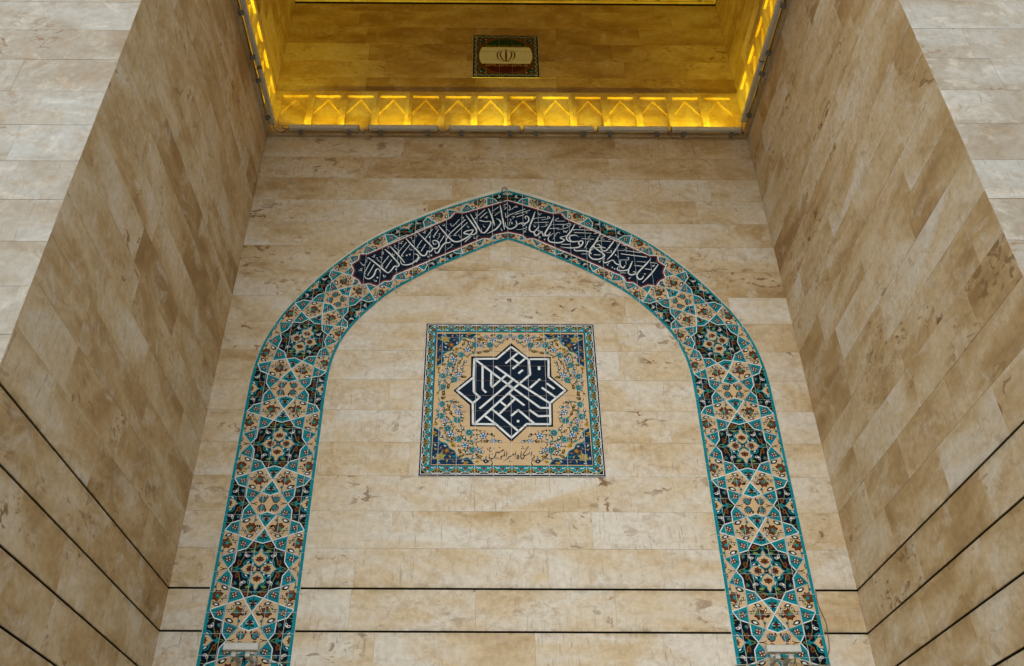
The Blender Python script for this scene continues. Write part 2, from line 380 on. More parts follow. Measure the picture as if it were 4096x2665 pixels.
# ------------------------------------------------------------------ light bars
def light_bar(P, u0, u1, z, n, label, group, wall_side):
    """P(u, out, z) -> world; bar floats 'out' metres off the wall on two brackets"""
    t = thing('light_bar', label, 'light', P((u0+u1)/2, .09, z), group)
    m = MB()
    prof = [(.085, z+.012), (.098, z), (.142, z), (.150, z+.010), (.150, z+.062), (.138, z+.082), (.128, z+.076), (.100, z+.076), (.092, z+.080), (.085, z+.064)]
    def ex(prof, a, b, mi, m_):
        n_ = len(prof); v = [P(a, o, zz) for o, zz in prof]+[P(b, o, zz) for o, zz in prof]
        m_.add(v, [(i, (i+1) % n_, n_+(i+1) % n_, n_+i) for i in range(n_)]+[tuple(range(n_)), tuple(range(2*n_-1, n_-1, -1))], mi)
    ex(prof, u0, u1, 0, m); m.build('housing', ALU, t)
    m = MB(); ex([(.104, z+.0765), (.126, z+.0765), (.126, z+.0800), (.104, z+.0800)], u0+.02, u1-.02, 0, m); m.build('lens', em, t)
    for e in (u0, u1):
        m = MB(); s_ = .006 if e == u0 else -.006
        ex([(a+(.118-a)*-.04, b) for a, b in prof], e-abs(s_)/2, e+abs(s_)/2, 0, m); m.build('end_cap', ALUD, t)
    for e in (u0+.14, u1-.17):
        m = MB(); ex([(.052, z-.045), (.075, z-.045), (.112, z-.022), (.112, z+.002), (.088, z+.002), (.088, z-.012), (.052, z-.012)], e, e+.055, 0, m)
        m.build('bracket', ALUD, t)
    ld = bpy.data.lights.new('lamp_glow', 'AREA'); ld.shape = 'RECTANGLE'; ld.size = abs(u1-u0)-.06; ld.size_y = .022
    ld.energy = LAMP_W*(1 if z < 11 else .3); ld.color = (1.0, .73, .0); ld.spread = math.radians(116)
    lo = bpy.data.objects.new('lamp_glow', ld); COL.objects.link(lo); lo.parent = t
    c = Vector(P((u0+u1)/2, .115, z+.084)); lo.location = c-t.location
    aim = (Vector(P((u0+u1)/2, 0.118, z+.4))-c).normalized()       # tipped a little to the wall
    ax = (Vector(P(u1, .115, z))-Vector(P(u0, .115, z))).normalized()
    zz = -aim; yy = zz.cross(ax).normalized(); ax = yy.cross(zz)
    lo.rotation_euler = Matrix((ax, yy, zz)).transposed().to_euler()
    return t
ordn = ['leftmost', 'second from the left', 'third from the left', 'fourth from the left', 'fifth from the left', 'rightmost']
BK = lambda u, o, z: (u, D-o, z); LF = lambda u, o, z: (XL+o, u, z); RT = lambda u, o, z: (XR-o, u, z)
BARS = [(-2.797, -1.816), (-1.675, -.703), (-.541, .4505), (.507, 1.486), (1.546, 2.526), (2.583, 3.568)]
for (a, b), o_ in zip(BARS, ordn):
    light_bar(BK, a, b, 9.573, 0, 'grey light bar under the back row of niches, %s of six' % o_, 'light bars along the lower cornice', 0)
so_ = ['nearest the corner', 'second from the corner', 'third from the corner']
for side, P, ys in (('left', LF, [(7.45, 8.385), (6.42, 7.392), (5.44, 6.40)]), ('right', RT, [(7.29, 8.30), (6.277, 7.273), (5.27, 6.26)])):
    for (a, b), o_ in zip(ys, so_):
        light_bar(P, a, b, 9.573, 0, 'grey light bar on the %s cornice, %s' % (side, o_), 'light bars along the lower cornice', 0)
for (a, b), o_ in zip(BARS, ordn):
    light_bar(BK, a, b, 12.80, 0, 'light bar above the upper cornice, %s of six' % o_, 'light bars above the upper cornice', 0)

def cable(name, label, pts, r, mat, n=5):
    m = MB(); m.tube(crom(pts, n), r, 6); o = m.build(name, mat, None, True); return tag(o, label, 'cable')
CORD = thing('supply_cable', 'thin dark supply wires linking the grey light bars along the lower cornice', 'cable', (XC, D-.1, 9.6))
def wire(pts, n, r_):
    m = MB(); m.tube(crom(pts, n), r_, 6); m.build('wire', BLACKP, CORD, True)
for i in range(5):
    a, b = BARS[i][1], BARS[i+1][0]
    wire([(a, D-.10, 9.60), ((a*2+b)/3, D-.075, 9.565+.01*(i % 2)), ((a+b*2)/3, D-.08, 9.59), (b, D-.10, 9.60)], 4, .0045)
wire([(XL+.12, 8.39, 9.59), (XL+.14, 8.46, 9.56), (XL+.22, D-.06, 9.575), (XL+.30, D-.09, 9.60), (-2.797, D-.10, 9.60)], 5, .0045)
wire([(-2.80, D-.13, 9.61), (-2.86, D-.13, 9.65), (-2.90, D-.12, 9.63), (-2.89, D-.12, 9.59), (-2.81, D-.11, 9.59)], 5, .003)
wire([(3.568, D-.10, 9.60), (3.60, D-.09, 9.56), (XR-.12, 8.42, 9.58), (XR-.12, 8.30, 9.59)], 5, .0045)
for X, s, ys in ((XL, 1, [8.385, 5.44]), (XR, -1, [8.30, 5.27])):
    y = ys[0]; P_ = []
    R = random.Random(5)
    while y > ys[1]:
        P_.append((X+s*(.068+R.uniform(-.006, .008)), y, 9.585+R.uniform(-.02, .012))); y -= .16
    wire(P_, 3, .0045)

# ------------------------------------------------------------------ painted tile drawing
class Art:
    """2D drawing on the wall plane: list of (triangle, colour, layer)"""
    def __init__(s): s.t = []
    def poly(s, pts, mat, layer):
        pts = [(float(a), float(b)) for a, b in pts]
        if len(pts) < 3: return
        for i, j, k in tessellate_polygon([[Vector((a, b, 0)) for a, b in pts]]):
            s.t.append(((pts[i], pts[j], pts[k]), mat, layer))
def clip_half(poly, a, b, c):
    out = []
    for i in range(len(poly)):
        p, q = poly[i], poly[(i+1) % len(poly)]
        dp, dq = a*p[0]+b*p[1]-c, a*q[0]+b*q[1]-c
        if dp <= 0: out.append(p)
        if dp*dq < 0:
            t = dp/(dp-dq); out.append((p[0]+(q[0]-p[0])*t, p[1]+(q[1]-p[1])*t))
    return out
def clip_rect(poly, x0, x1, z0, z1):
    for h in ((-1, 0, -x0), (1, 0, x1), (0, -1, -z0), (0, 1, z1)):
        poly = clip_half(poly, *h)
        if len(poly) < 3: return None
    return poly
class Pen:
    """draws motifs through a mapping fn(x, z) -> wall"""
    def __init__(s, art, fn=lambda x, z: (x, z), lay=0): s.a = art; s.fn = fn; s.L = lay
    def at(s, x, z, ang=0, sc=1, flip=False, lay=0):
        c, d = math.cos(ang)*sc, math.sin(ang)*sc; f = -1 if flip else 1
        return Pen(s.a, lambda u, v, c=c, d=d: s.fn(x+f*u*c-v*d, z+f*u*d+v*c), s.L+lay)
    def poly(s, pts, m, l=0): s.a.poly([s.fn(*p) for p in pts], m, s.L+l)
    def disc(s, x, z, r, m, l=0, n=8, rz=None):
        rz = rz or r; s.poly([(x+r*math.cos(2*math.pi*k/n), z+rz*math.sin(2*math.pi*k/n)) for k in range(n)], m, l)
    def petal(s, x, z, ang, L, W, m, l=0, tip=.0):
        c, d = math.cos(ang), math.sin(ang)
        pr = [(0, 0), (.25, .38), (.55, .5), (.8, .32), (1, tip), (.8, -.32), (.55, -.5), (.25, -.38)]
        s.poly([(x+a*L*c-b*W*d, z+a*L*d+b*W*c) for a, b in pr], m, l)
    def spiky(s, x, z, ang, L, W, m, l=0):
        c, d = math.cos(ang), math.sin(ang)
        pr = [(0, .1), (.2, .3), (.35, .55), (.5, .38), (.62, .5), (.74, .26), (1, 0), (.74, -.26), (.62, -.5), (.5, -.38), (.35, -.55), (.2, -.3), (0, -.1)]
        s.poly([(x+a*L*c-b*W*d, z+a*L*d+b*W*c) for a, b in pr], m, l)
    def stroke(s, pts, m, l=0, w=None, sm=4):
        """pts (x, z) with constant w or (x, z, w)"""
        pts = [(p[0], p[1], w if w is not None else p[2]) for p in pts]
        if sm and len(pts) > 2: pts = crom(pts, sm)
        Ls, Rs = [], []
        for i, p in enumerate(pts):
            a, b = pts[max(i-1, 0)], pts[min(i+1, len(pts)-1)]
            dx, dz = b[0]-a[0], b[1]-a[1]; n = math.hypot(dx, dz) or 1e-9; dx /= n; dz /= n; h = p[2]/2
            Ls.append((p[0]-dz*h, p[1]+dx*h)); Rs.append((p[0]+dz*h, p[1]-dx*h))
        for i in range(len(pts)-1):
            q = [s.fn(*v) for v in (Ls[i], Ls[i+1], Rs[i+1], Rs[i])]
            s.a.t.append(((q[0], q[1], q[2]), m, s.L+l)); s.a.t.append(((q[0], q[2], q[3]), m, s.L+l))
def nib(pen, fn, text, m, l, scale):
    """calligraphy: 'x,y,w x,y,w ...; ...' measured marks -> strokes. w in survey units * scale"""
    for st_ in text.split(';'):
        v = [tuple(float(a) for a in p.split(',')) for p in st_.split()]
        if not v: continue
        if len(v) == 1:      # diamond dot
            x, y, w_ = v[0]; h = w_/2
            pen.poly([fn(x-h, y-h*.25), fn(x+h*.25, y-h), fn(x+h, y+h*.25), fn(x-h*.25, y+h)], m, l); continue
        last = v[0][2] if len(v[0]) > 2 else 9
        pts = []
        for p in v:
            w_ = p[2] if len(p) > 2 else last
            last = w_; x, z = fn(p[0], p[1]); pts.append((x, z, w_*scale))
        pen.stroke(pts, m, l, None, 5)

YF = D-.012; DL = .00022
def tiles_from(art, parent, gx, gz, dx, dz, gap, name, lim=300, order_key=None, zmin=-99, yf=YF):
    """cut the drawing into ceramic tiles; each tile is one mesh with its own edges"""
    buckets = {}
    for tri, m, l in art.t:
        xs_ = [p[0] for p in tri]; zs_ = [p[1] for p in tri]
        for i in range(math.floor((min(xs_)-gx)/dx), math.floor((max(xs_)-gx)/dx)+1):
            for j in range(math.floor((min(zs_)-gz)/dz), math.floor((max(zs_)-gz)/dz)+1):
                c = clip_rect(list(tri), gx+i*dx+gap/2, gx+(i+1)*dx-gap/2, gz+j*dz+gap/2, gz+(j+1)*dz-gap/2)
                if c: buckets.setdefault((i, j), []).append((c, m, l))
    def area(ps):
        return sum(abs(sum(p[k][0]*p[(k+1) % len(p)][1]-p[(k+1) % len(p)][0]*p[k][1] for k in range(len(p))))/2 for p, m, l in ps if l == 0)
    items = sorted(((area(ps), k, ps) for k, ps in buckets.items()), key=lambda q: -q[0])
    items = [q for q in items if q[0] > 1e-5]
    def geo(ps, key):
        bm = bmesh.new(); R = random.Random(key[0]*97+key[1]); jy = R.uniform(-.0006, .0006); ta, tb = R.uniform(-.004, .004), R.uniform(-.004, .004)
        cx_, cz_ = gx+(key[0]+.5)*dx, gz+(key[1]+.5)*dz
        def Y(x, z, l): return yf+jy+ta*(x-cx_)+tb*(z-cz_)-l*DL
        for p, m, l in ps:
            if l: continue
            try: f = bm.faces.new([bm.verts.new((x, Y(x, z, 0), z)) for x, z in p]); f.material_index = m
            except ValueError: pass
        bmesh.ops.remove_doubles(bm, verts=bm.verts[:], dist=2e-5)
        bmesh.ops.recalc_face_normals(bm, faces=bm.faces[:])
        be = [e for e in bm.edges if e.is_boundary]
        if be:
            r = bmesh.ops.extrude_edge_only(bm, edges=be)
            bmesh.ops.translate(bm, verts=[v for v in r['geom'] if isinstance(v, bmesh.types.BMVert)], vec=(0, .007, 0))
        vs_ = [tuple(v.co) for v in bm.verts]; bm.verts.index_update()
        fs = [tuple(v.index for v in f.verts) for f in bm.faces]; fm = [f.material_index for f in bm.faces]; bm.free()
        for p, m, l in ps:
            if not l: continue
            n = len(vs_); vs_ += [(x, Y(x, z, l), z) for x, z in p]; fs.append(tuple(range(n, n+len(p)))); fm.append(m)
        return vs_, fs, fm
    # the largest ones in view are tiles of their own, the remaining slivers and unseen rows one part
    own = [q for q in items if gz+q[1][1]*dz >= zmin][:lim]; ids = set(q[1] for q in own)
    for a, k, ps in own:
        v, f, fm = geo(ps, k); obj(name, v, f, PN, parent, fm)
    V, F, M = [], [], []
    for a, k, ps in items:
        if k in ids: continue
        v, f, fm = geo(ps, k); n = len(V); V += v; F += [tuple(i+n for i in q) for q in f]; M += fm
    if V: tag(obj('cut_tiles', V, F, PN, parent, M), kind='stuff')
    return len(own), len(items)
T, K, NV, S_, W, M_, B, G, LG, Y_, RD, BL, PK, OG, EG = [PAL[c] for c in 'tknswmbglyrupoe']

# ------------------------------------------------------------------ the tiled arch
OUTP = [(2.975, 0), (2.975, 5.25), (2.972, 5.448), (2.958, 5.665), (2.925, 5.871), (2.878, 6.066), (2.81, 6.249), (2.718, 6.445), (2.582, 6.665), (2.439, 6.874), (2.294, 7.07), (2.169, 7.215), (2.03, 7.365), (1.852, 7.54), (1.58, 7.75), (1.24, 7.955), (.835, 8.166), (.40, 8.36), (0, 8.51)]
INNP = [(2.098, 0), (2.098, 5.3), (2.09, 5.53), (2.072, 5.717), (2.045, 5.844), (1.992, 6.02), (1.909, 6.2), (1.77, 6.407), (1.647, 6.56), (1.493, 6.725), (1.324, 6.87), (.95, 7.135), (.53, 7.375), (.2, 7.55), (0, 7.635)]
class Curve:
    def __init__(s, P):
        P = [P[0]]+crom(P[1:], 8); s.P = P; s.S = [0]
        for a, b in zip(P, P[1:]): s.S.append(s.S[-1]+math.hypot(b[0]-a[0], b[1]-a[1]))
        s.L = s.S[-1]
    def at(s, t):
        lo, hi = 0, len(s.S)-1
        if t >= s.L: lo = hi-1
        elif t <= 0: lo = 0
        else:
            while hi-lo > 1:
                m = (lo+hi)//2
                if s.S[m] <= t: lo = m
                else: hi = m
        a, b = s.P[lo], s.P[lo+1]; d = s.S[lo+1]-s.S[lo]; k = (t-s.S[lo])/d
        tx, tz = (b[0]-a[0])/d, (b[1]-a[1])/d
        return (a[0]+(b[0]-a[0])*k, a[1]+(b[1]-a[1])*k), (tx, tz)
CO, CI = Curve(OUTP), Curve(INNP)
PER = 1.41; M0 = 3.237
KO = [(1.5, 5.352), (2, 6.18), (2.5, 7.0), (3, 7.76), (3.5, 8.51), (4, 9.25), (4.5, CO.L)]
KI = [(1.5, 5.352), (2, 5.90), (2.5, 6.475), (3, 7.10), (3.5, 7.75), (4, 8.40), (4.2, CI.L)]
def smap(K_, f):
    if f <= 1.5: return M0+PER*f
    for (a, sa), (b, sb) in zip(K_, K_[1:]):
        if f <= b or b == K_[-1][0]: return sa+(sb-sa)*(f-a)/(b-a)
def warp(t, sig, k):
    f = k+sig/PER
    if f <= 1.5: return (2.5365+t*(.8770/.88), M0+PER*f)
    (o, to), (i, ti) = CO.at(smap(KO, f)), CI.at(smap(KI, f))
    q = (t+.44)/.88; a = (i[0]+(o[0]-i[0])*q, i[1]+(o[1]-i[1])*q)
    if f < 2.5: return a
    bl = min(1, (f-2.5)/.6)
    if t >= 0: n = (to[1], -to[0]); d = .44-t; b = (o[0]-n[0]*d, o[1]-n[1]*d)
    else: n = (ti[1], -ti[0]); d = t+.44; b = (i[0]+n[0]*d, i[1]+n[1]*d)
    return (a[0]+(b[0]-a[0])*bl, a[1]+(b[1]-a[1])*bl)

zA = win(2860, 1960, 4.555)
OX, OZ = 2.8068, 3.2364
def cA(px, py): x, z = zA(px, py); return (x-OX, z-OZ)
A_, PH = .504, .705
Na, Nb, Nc, Nd, Ne, Nf = (0, .268), (.095, .297), (.150, .215), (.248, .183), (.251, .073), (.304, 0)
Ng, Nh = (0, .434), (.252, .3525)
inv = lambda p: (A_-p[0], PH-p[1])
Ni, Nk, NR, Nbb, Nbc, Nn, Nm, Npr = inv(Nd), inv(Ne), inv(Nf), (0, .612), (.100, .577), inv(Nc), inv(Nb), (.404, .128)
def draw_eighth(pen):
    P = pen
    def cell(pts, m): P.poly(pts, m, 1)
    cell([(0, 0), Nf, Ne, Nd, Nc, Nb, Na], K); cell([Na, Nb, Ng], T); cell([Nb, Nc, Nd, Nh], T); cell([Nd, Ne, Nf, Npr], T)
    cell([Ng, Nbc, Nbb], T); cell([Ng, Nb, Nh, Ni, Nbc], S_); cell([Nbb, Nbc, NR, (0, PH)], S_)
    lw = .0100
    for a, b in ((Na, Nb), (Nb, Nc), (Nc, Nd), (Nd, Ne), (Ne, Nf), (Nb, Ng), (Nb, Nh), (Nd, Nh), (Nd, Npr), (Nf, Npr), (Ng, Nbc), (Nbc, Nbb), (Nh, Ni), (Nbc, Ni), (Nbc, NR)):
        P.stroke([a, b], W, 6, lw, 0)
    # kite blossoms
    for (px, py), an in (((1193, 1032), .4), ((1475, 1308), -.3)):
        x, z = cA(px, py); q = P.at(x, z, an)
        for k in range(2): 
            d = k*math.pi
            q.stroke([(.028*math.cos(.5+d), .028*math.sin(.5+d)), (.058*math.cos(.4+d), .058*math.sin(.4+d))], G, 2, .008, 0)
        for k in range(4): q.petal(0, 0, math.pi/4+k*math.pi/2+math.pi/4, .034, .030, B, 2)
        for k in range(4): q.spiky(0, 0, math.pi/4+k*math.pi/2, .043, .030, K, 3)
        for k in range(4): q.petal(.010*math.cos(math.pi/4+k*math.pi/2), .010*math.sin(math.pi/4+k*math.pi/2), math.pi/4+k*math.pi/2, .020, .010, W, 4)
        for k in range(4): q.petal(0, 0, k*math.pi/2, .026, .016, B, 4)
        q.disc(0, 0, .0075, M_, 5, 6); q.disc(0, 0, .005, B, 5, 5)
    # pentagon palmette
    x, z = cA(1048, 742); q = P.at(x, z)
    st = lambda *pp, w=.007, m=G: P.stroke([cA(*p) for p in pp], m, 2, w, 3)
    st((965, 510), (960, 560), (985, 640)); st((860, 765), (900, 750), (960, 760)); st((1130, 800), (1170, 790), (1250, 785)); st((1160, 790), (1200, 735))
    st((990, 840), (1040, 850)); st((1085, 830), (1140, 900), (1170, 930))
    for an in (158, 112, 66, 22, -92, -140):
        r = math.radians(an); q.spiky(.004*math.cos(r), .004*math.sin(r), r, .062, .046, M_, 3)
        q.petal(.016*math.cos(r), .016*math.sin(r), r, .030, .019, B, 4)
    q.disc(0, 0, .019, T, 5, 7); q.disc(0, 0, .004, W, 5, 5)
    def leaf(p, r_, wd, mi=W, mo=G, l=3):
        a, b = cA(*p), cA(*r_); an = math.atan2(b[1]-a[1], b[0]-a[0]); L = math.hypot(b[0]-a[0], b[1]-a[1])
        P.petal(a[0], a[1], an, L, wd, mo, l)
        if mi is not None: P.petal(a[0]+.22*L*math.cos(an), a[1]+.22*L*math.sin(an), an, L*.5, wd*.45, mi, l+1)
    leaf((1045, 580), (1210, 640), .050); leaf((1150, 905), (1005, 872), .040); leaf((1170, 800), (1130, 862), .026); leaf((955, 765), (942, 862), .026)
    leaf((865, 730), (950, 690), .030, None); leaf((1150, 800), (1210, 735), .022); leaf((930, 600), (990, 600), .034, M_, T)
    leaf((1080, 815), (1110, 735), .032, None, LG, 3)
    # the two triangular kites on the axis
    for zc, sgn in ((cA(825, 865)[1], 1), (cA(770, 585)[1], -1)):
        q = P.at(0, zc, 0)
        q.stroke([(0, 0), (.012, sgn*.03), (.022, sgn*.055)], G, 2, .007, 0); q.stroke([(0, 0), (.0, -sgn*.07)], G, 2, .008, 0)
        q.petal(.004, -sgn*.030, -sgn*.25, .045, .020, G, 2)
        q.disc(.024, -sgn*.004, .018, W, 3, 8, .014); q.disc(.024, -sgn*.004, .014, M_, 4, 8, .010)
        q.disc(0, 0, .019, NV, 4, 8); q.disc(0, -sgn*.024, .014, B, 4, 7, .016); q.disc(0, sgn*.003, .007, B, 5, 6)
    # bone: corner jewels
    x, z = cA(850, 375); q = P.at(x, z, -.75, 1.25)
    q.poly([(-.034, 0), (-.026, .022), (-.012, .034), (0, .026), (.010, .034), (.020, .024), (.032, .022), (.030, .010), (.042, 0), (.030, -.010), (.032, -.022), (.020, -.024), (.010, -.034), (0, -.026), (-.012, -.034), (-.026, -.022)], M_, 2)
    q.poly([(-.026, 0), (-.012, .024), (-.002, .016), (.008, .018), (.016, .008), (.022, 0), (.016, -.008), (.008, -.018), (-.002, -.016), (-.012, -.024)], T, 3)
    q.disc(-.003, 0, .008, B, 4, 6)
    for a, b in ((.020, .015), (.030, 0), (.020, -.015)): q.disc(a, b, .0042, W, 4, 5)
    P.stroke([cA(1062, 298), cA(990, 302), cA(930, 325)], G, 2, .008, 3); leaf((795, 455), (765, 385), .020, None)
    # centre star: tan quatrefoil in turquoise straps
    top = [(870, 1095), (912, 1165), (925, 1205), (985, 1240), (1020, 1300), (1012, 1360), (965, 1420), (915, 1440)]
    rt = [(950, 1487), (985, 1440), (1055, 1395), (1140, 1395), (1195, 1430), (1230, 1465), (1285, 1485)]
    c_top = [cA(*p) for p in top]; c_top[0] = (0, c_top[0][1]); c_top[-1] = (0, c_top[-1][1])
    c_rt = [cA(*p) for p in rt]; c_rt[0] = (c_rt[0][0], 0); c_rt[-1] = (c_rt[-1][0], 0)
    P.poly(c_top, S_, 3); P.poly(c_rt, S_, 3)
    P.stroke(c_top, T, 4, .009, 3); P.stroke(c_rt, T, 4, .009, 3)
    P.stroke([cA(*p) for p in ((930, 1200), (1000, 1205), (1045, 1250), (1050, 1320), (1020, 1390))], T, 3, .011, 3)
    P.stroke([cA(*p) for p in ((1050, 1330), (1120, 1330), (1175, 1360), (1200, 1420))], T, 3, .011, 3)
    for a, b, wd in (((1040, 1310), (985, 1225), .014), ((1040, 1375), (1010, 1400), .016), ((1085, 1350), (1150, 1385), .014)):
        leaf(a, b, wd, None, W, 4)
    q = P.at(*cA(908, 1330)); q = P.at(0, cA(908, 1330)[1])
    for an in (90, 45, 8): q.spiky(0, 0, math.radians(an), .050, .030, M_, 4); q.petal(.01*math.cos(math.radians(an)), .01*math.sin(math.radians(an)), math.radians(an), .026, .014, B, 5)
    q.disc(0, -.012, .012, BL, 5, 6); q.disc(0, -.012, .004, W, 5, 5)
    q = P.at(cA(1085, 1487)[0], 0)
    for an in (90, 45, 0, 150): q.spiky(0, 0, math.radians(an), .046, .028, M_, 4); q.petal(.01*math.cos(math.radians(an)), .01*math.sin(math.radians(an)), math.radians(an), .024, .013, B, 5)
    q.disc(-.010, 0, .011, BL, 5, 6); q.disc(-.010, 0, .004, W, 5, 5)
    P.disc(0, 0, .024, M_, 4, 8); P.disc(0, 0, .009, W, 5, 6)
    P.stroke([(0, 0), (.045, .06)], G, 3, .007, 0)
    # garlands on black
    def vine(*pp, w=.006): P.stroke([cA(*p) for p in pp], LG, 2, w, 3)
    vine((880, 1025), (940, 1090), (1040, 1120), (1115, 1105)); vine((1440, 1485), (1330, 1450), (1265, 1400)); vine((1265, 1400), (1210, 1310), (1170, 1230), (1150, 1130))
    vine((1300, 1180), (1280, 1270)); vine((1000, 1055), (930, 1070), (880, 1030))
    leaf((960, 1175), (1065, 1162), .030, None, LG, 3)
    for (px, py), an in (((995, 1055), 2.9), ((1275, 1375), 1.2)):
        q = P.at(*cA(px, py), an); q.spiky(-.030, 0, 0, .064, .046, B, 3); q.petal(-.014, 0, 0, .032, .018, K, 4)
    q = P.at(*cA(1150, 1262), 2.4)
    q.disc(.014, 0, .016, B, 2, 6)
    q.petal(-.004, -.004, .55, .048, .026, W, 3); q.petal(-.004, -.004, -.85, .044, .026, W, 3); q.petal(.006, .002, .55, .030, .014, M_, 4); q.petal(.004, -.012, -.85, .028, .014, M_, 4)
    q = P.at(*cA(1282, 1222)); q.disc(-.012, -.004, .016, T, 3, 7); q.disc(.006, 0, .015, B, 4, 6)
    q = P.at(*cA(1308, 1487)); 
    for a, b in ((-.008, 0), (.008, .011), (.018, 0)): q.disc(a, b, .011, T, 3, 6)
    q = P.at(0, cA(866, 1080)[1]); q.disc(0, .014, .011, T, 3, 6); q.disc(.010, 0, .011, T, 3, 6)

unit = Art()
for fx in (1, -1):
    for fz in (1, -1):
        draw_eighth(Pen(unit, lambda x, z, fx=fx, fz=fz: (x*fx, z*fz)))
        draw_eighth(Pen(unit, lambda x, z, fx=fx, fz=fz: ((A_-x)*fx, (PH-z)*fz)))
unit_tris = []
for tri, m, l in unit.t:
    for (ta, tb) in ((-.4085, .4085),):
        c = clip_rect(list(tri), ta, tb, -PH, PH)
        if c and len(c) >= 3:
            for i in range(1, len(c)-1): unit_tris.append(((c[0], c[i], c[i+1]), m, l))
def split(tri, lim):
    a, b, c = tri; e = [math.dist(a, b), math.dist(b, c), math.dist(c, a)]; k = e.index(max(e))
    if e[k] < lim: return [tri]
    if k == 1: a, b, c = b, c, a
    elif k == 2: a, b, c = c, a, b
    m = ((a[0]+b[0])/2, (a[1]+b[1])/2)
    return split((a, m, c), lim)+split((m, b, c), lim)
half = Art()     # right half in (u, z)
n_ = 90
for q in range(n_):
    def pair(r):
        zs = 5.2/CO.L
        if r <= .5: z = 5.2*r/.5; return (2.975, z), (2.098, z)
        f = (r-.5)/.5; return CO.at(5.2+(CO.L-5.2)*f)[0], CI.at(5.2+(CI.L-5.2)*f)[0]
    (o0, i0), (o1, i1) = pair(q/n_), pair((q+1)/n_)
    half.t.append(((o0, o1, i1), T, 0)); half.t.append(((o0, i1, i0), T, 0))
for k in range(-2, 6):
    for tri, m, l in unit_tris:
        fc = k+sum(p[1] for p in tri)/3/PER; tc = sum(p[0] for p in tri)/3
        if fc > 4.75 or fc < -2.25: continue
        if fc > 4.3 and tc < 0: continue
        if fc > 3.3 and abs(tc) < .16: continue
        for tr in (split(tri, .10) if fc > 1.3 else [tri]):
            w_ = [warp(p[0], p[1], k) for p in tr]
            if min(p[0] for p in w_) < 0:
                w_ = clip_half(w_, -1, 0, 0)
                if len(w_) < 3: continue
            for i in range(1, len(w_)-1): half.t.append(((w_[0], w_[i], w_[i+1]), m, l))
arch = Art()
for tri, m, l in half.t:
    arch.t.append((tuple((XC+p[0], p[1]) for p in tri), m, l))
    arch.t.append((tuple((XC-p[0], p[1]) for p in tri[::-1]), m, l))
# inscription cartouche
W1, W2, W3, W4 = win(1380, 840, 4.8395), win(1680, 740, 4.8405), win(2000, 760, 5.1625), win(2300, 860, 4.8405)
cl_ = [W2(1700, 328), W2(845, 572), W2(690, 562), W2(603, 662), W1(440, 882), W1(303, 882), W1(283, 988), W1(150, 1070), W1(196, 1180), W1(158, 1290), W1(272, 1355), W1(330, 1442), W1(480, 1422), W1(622, 1476), W1(752, 1380), W1(885, 1374), W1(945, 1268), W2(1215, 1032), W2(1350, 1040), W2(1420, 972), W2(1700, 916)]
cl_ = [(min(x, XC), z) for x, z in cl_]; cl_[0] = (XC, cl_[0][1]); cl_[-1] = (XC, cl_[-1][1])
cr_ = [(2*XC-x, z) for x, z in cl_][::-1][1:-1]
cart = cl_+cr_
pen = Pen(arch)
for m_, w__, l_ in ((W, .046, 7), (RD, .018, 9)):
    pts = cart+[cart[0], cart[1]]
    for a, b in zip(pts[:-1], pts[1:-1]):
        pen.stroke([a, b], m_, l_, w__, 0); pen.disc(a[0], a[1], w__/2, m_, l_, 8)
pen.poly(cart, NV, 8)
inner = []
for i, p in enumerate(cart):     # dark inner line beside the red one comes from the navy field itself
    pass
CALL = .00074
nib(pen, W1, "430,950,10 460,945,20 570,1025,24 700,1130,28 800,1215,28 850,1225,24 900,1180,22 960,1105,24 1000,1112,24 1035,1100,22 1045,1060,20 960,960,24 870,860,24 770,775,12;"
 "430,960,8 420,1030,8;495,1020,12 375,1243,12 405,1245,12;565,1070,14 440,1285,14;640,1150,14 600,1180,24 560,1280,26 480,1345,24 410,1335,14 370,1275,6;640,1150,14 670,1180,14 690,1240,8;"
 "870,715,12 960,810,24 1060,920,26 1160,1040,10;850,905,12 715,1085,12 745,1105,12;905,980,14 790,1150,14;1075,985,6 1095,1055,14 1170,1080,22 1290,1055,26 1390,980,26 1425,920,20 1400,880,20 1345,865,10;"
 "1180,565,12 1290,690,24 1400,800,26 1470,880,28 1520,900,28 1570,880,26 1600,810,22 1640,825,22 1680,800,22 1690,740,22 1560,600,24 1410,455,12;"
 "1195,640,12 1040,830,12 1060,850,12;1255,690,12 1100,890,12 1130,905,12;1460,930,14 1380,1025,14;1490,600,12 1395,740,12 1425,745,12;1560,680,14 1475,815,14;1695,385,14 1555,570,14;1815,390,12 1715,540,12;"
 "1197,895,36;1255,877,36;1610,920,36;1672,893,36;990,1163,36;630,1325,38;"
 "525,915,9 570,930,9 565,890,9 600,890,7;265,1180,9 330,1190,9 305,1155,9 345,1145,7;1050,650,9 1100,670,9 1090,635,9 1135,620,7;1510,450,9 1555,460,9 1545,425,9 1585,415,7;"
 "290,1020,6 340,1075,10 370,1092,12 372,1058,6;560,1360,6 590,1400,10 615,1392,8 600,1372,5;910,850,6 935,888,10 960,888,8 955,862,5;1245,750,6 1272,790,10 1300,788,8 1290,765,5;680,910,6 705,945,10 730,940,6;"
 "740,1265,8 752,1312,9 785,1308,9 780,1285,8 745,1285,6;600,940,8 640,945,8 625,975,8 710,1040,8;950,690,8 980,705,8 965,735,8 1060,810,8;700,840,7 745,830,9 738,870,9 705,872,6;1245,555,7 1290,545,9 1285,585,9;1340,510,7 1385,500,9 1380,540,9;1300,610,8 1350,602,8 1310,640,8 1345,650,8 1335,680,6;830,770,7 850,730,9 820,725,7", W, 10, CALL)
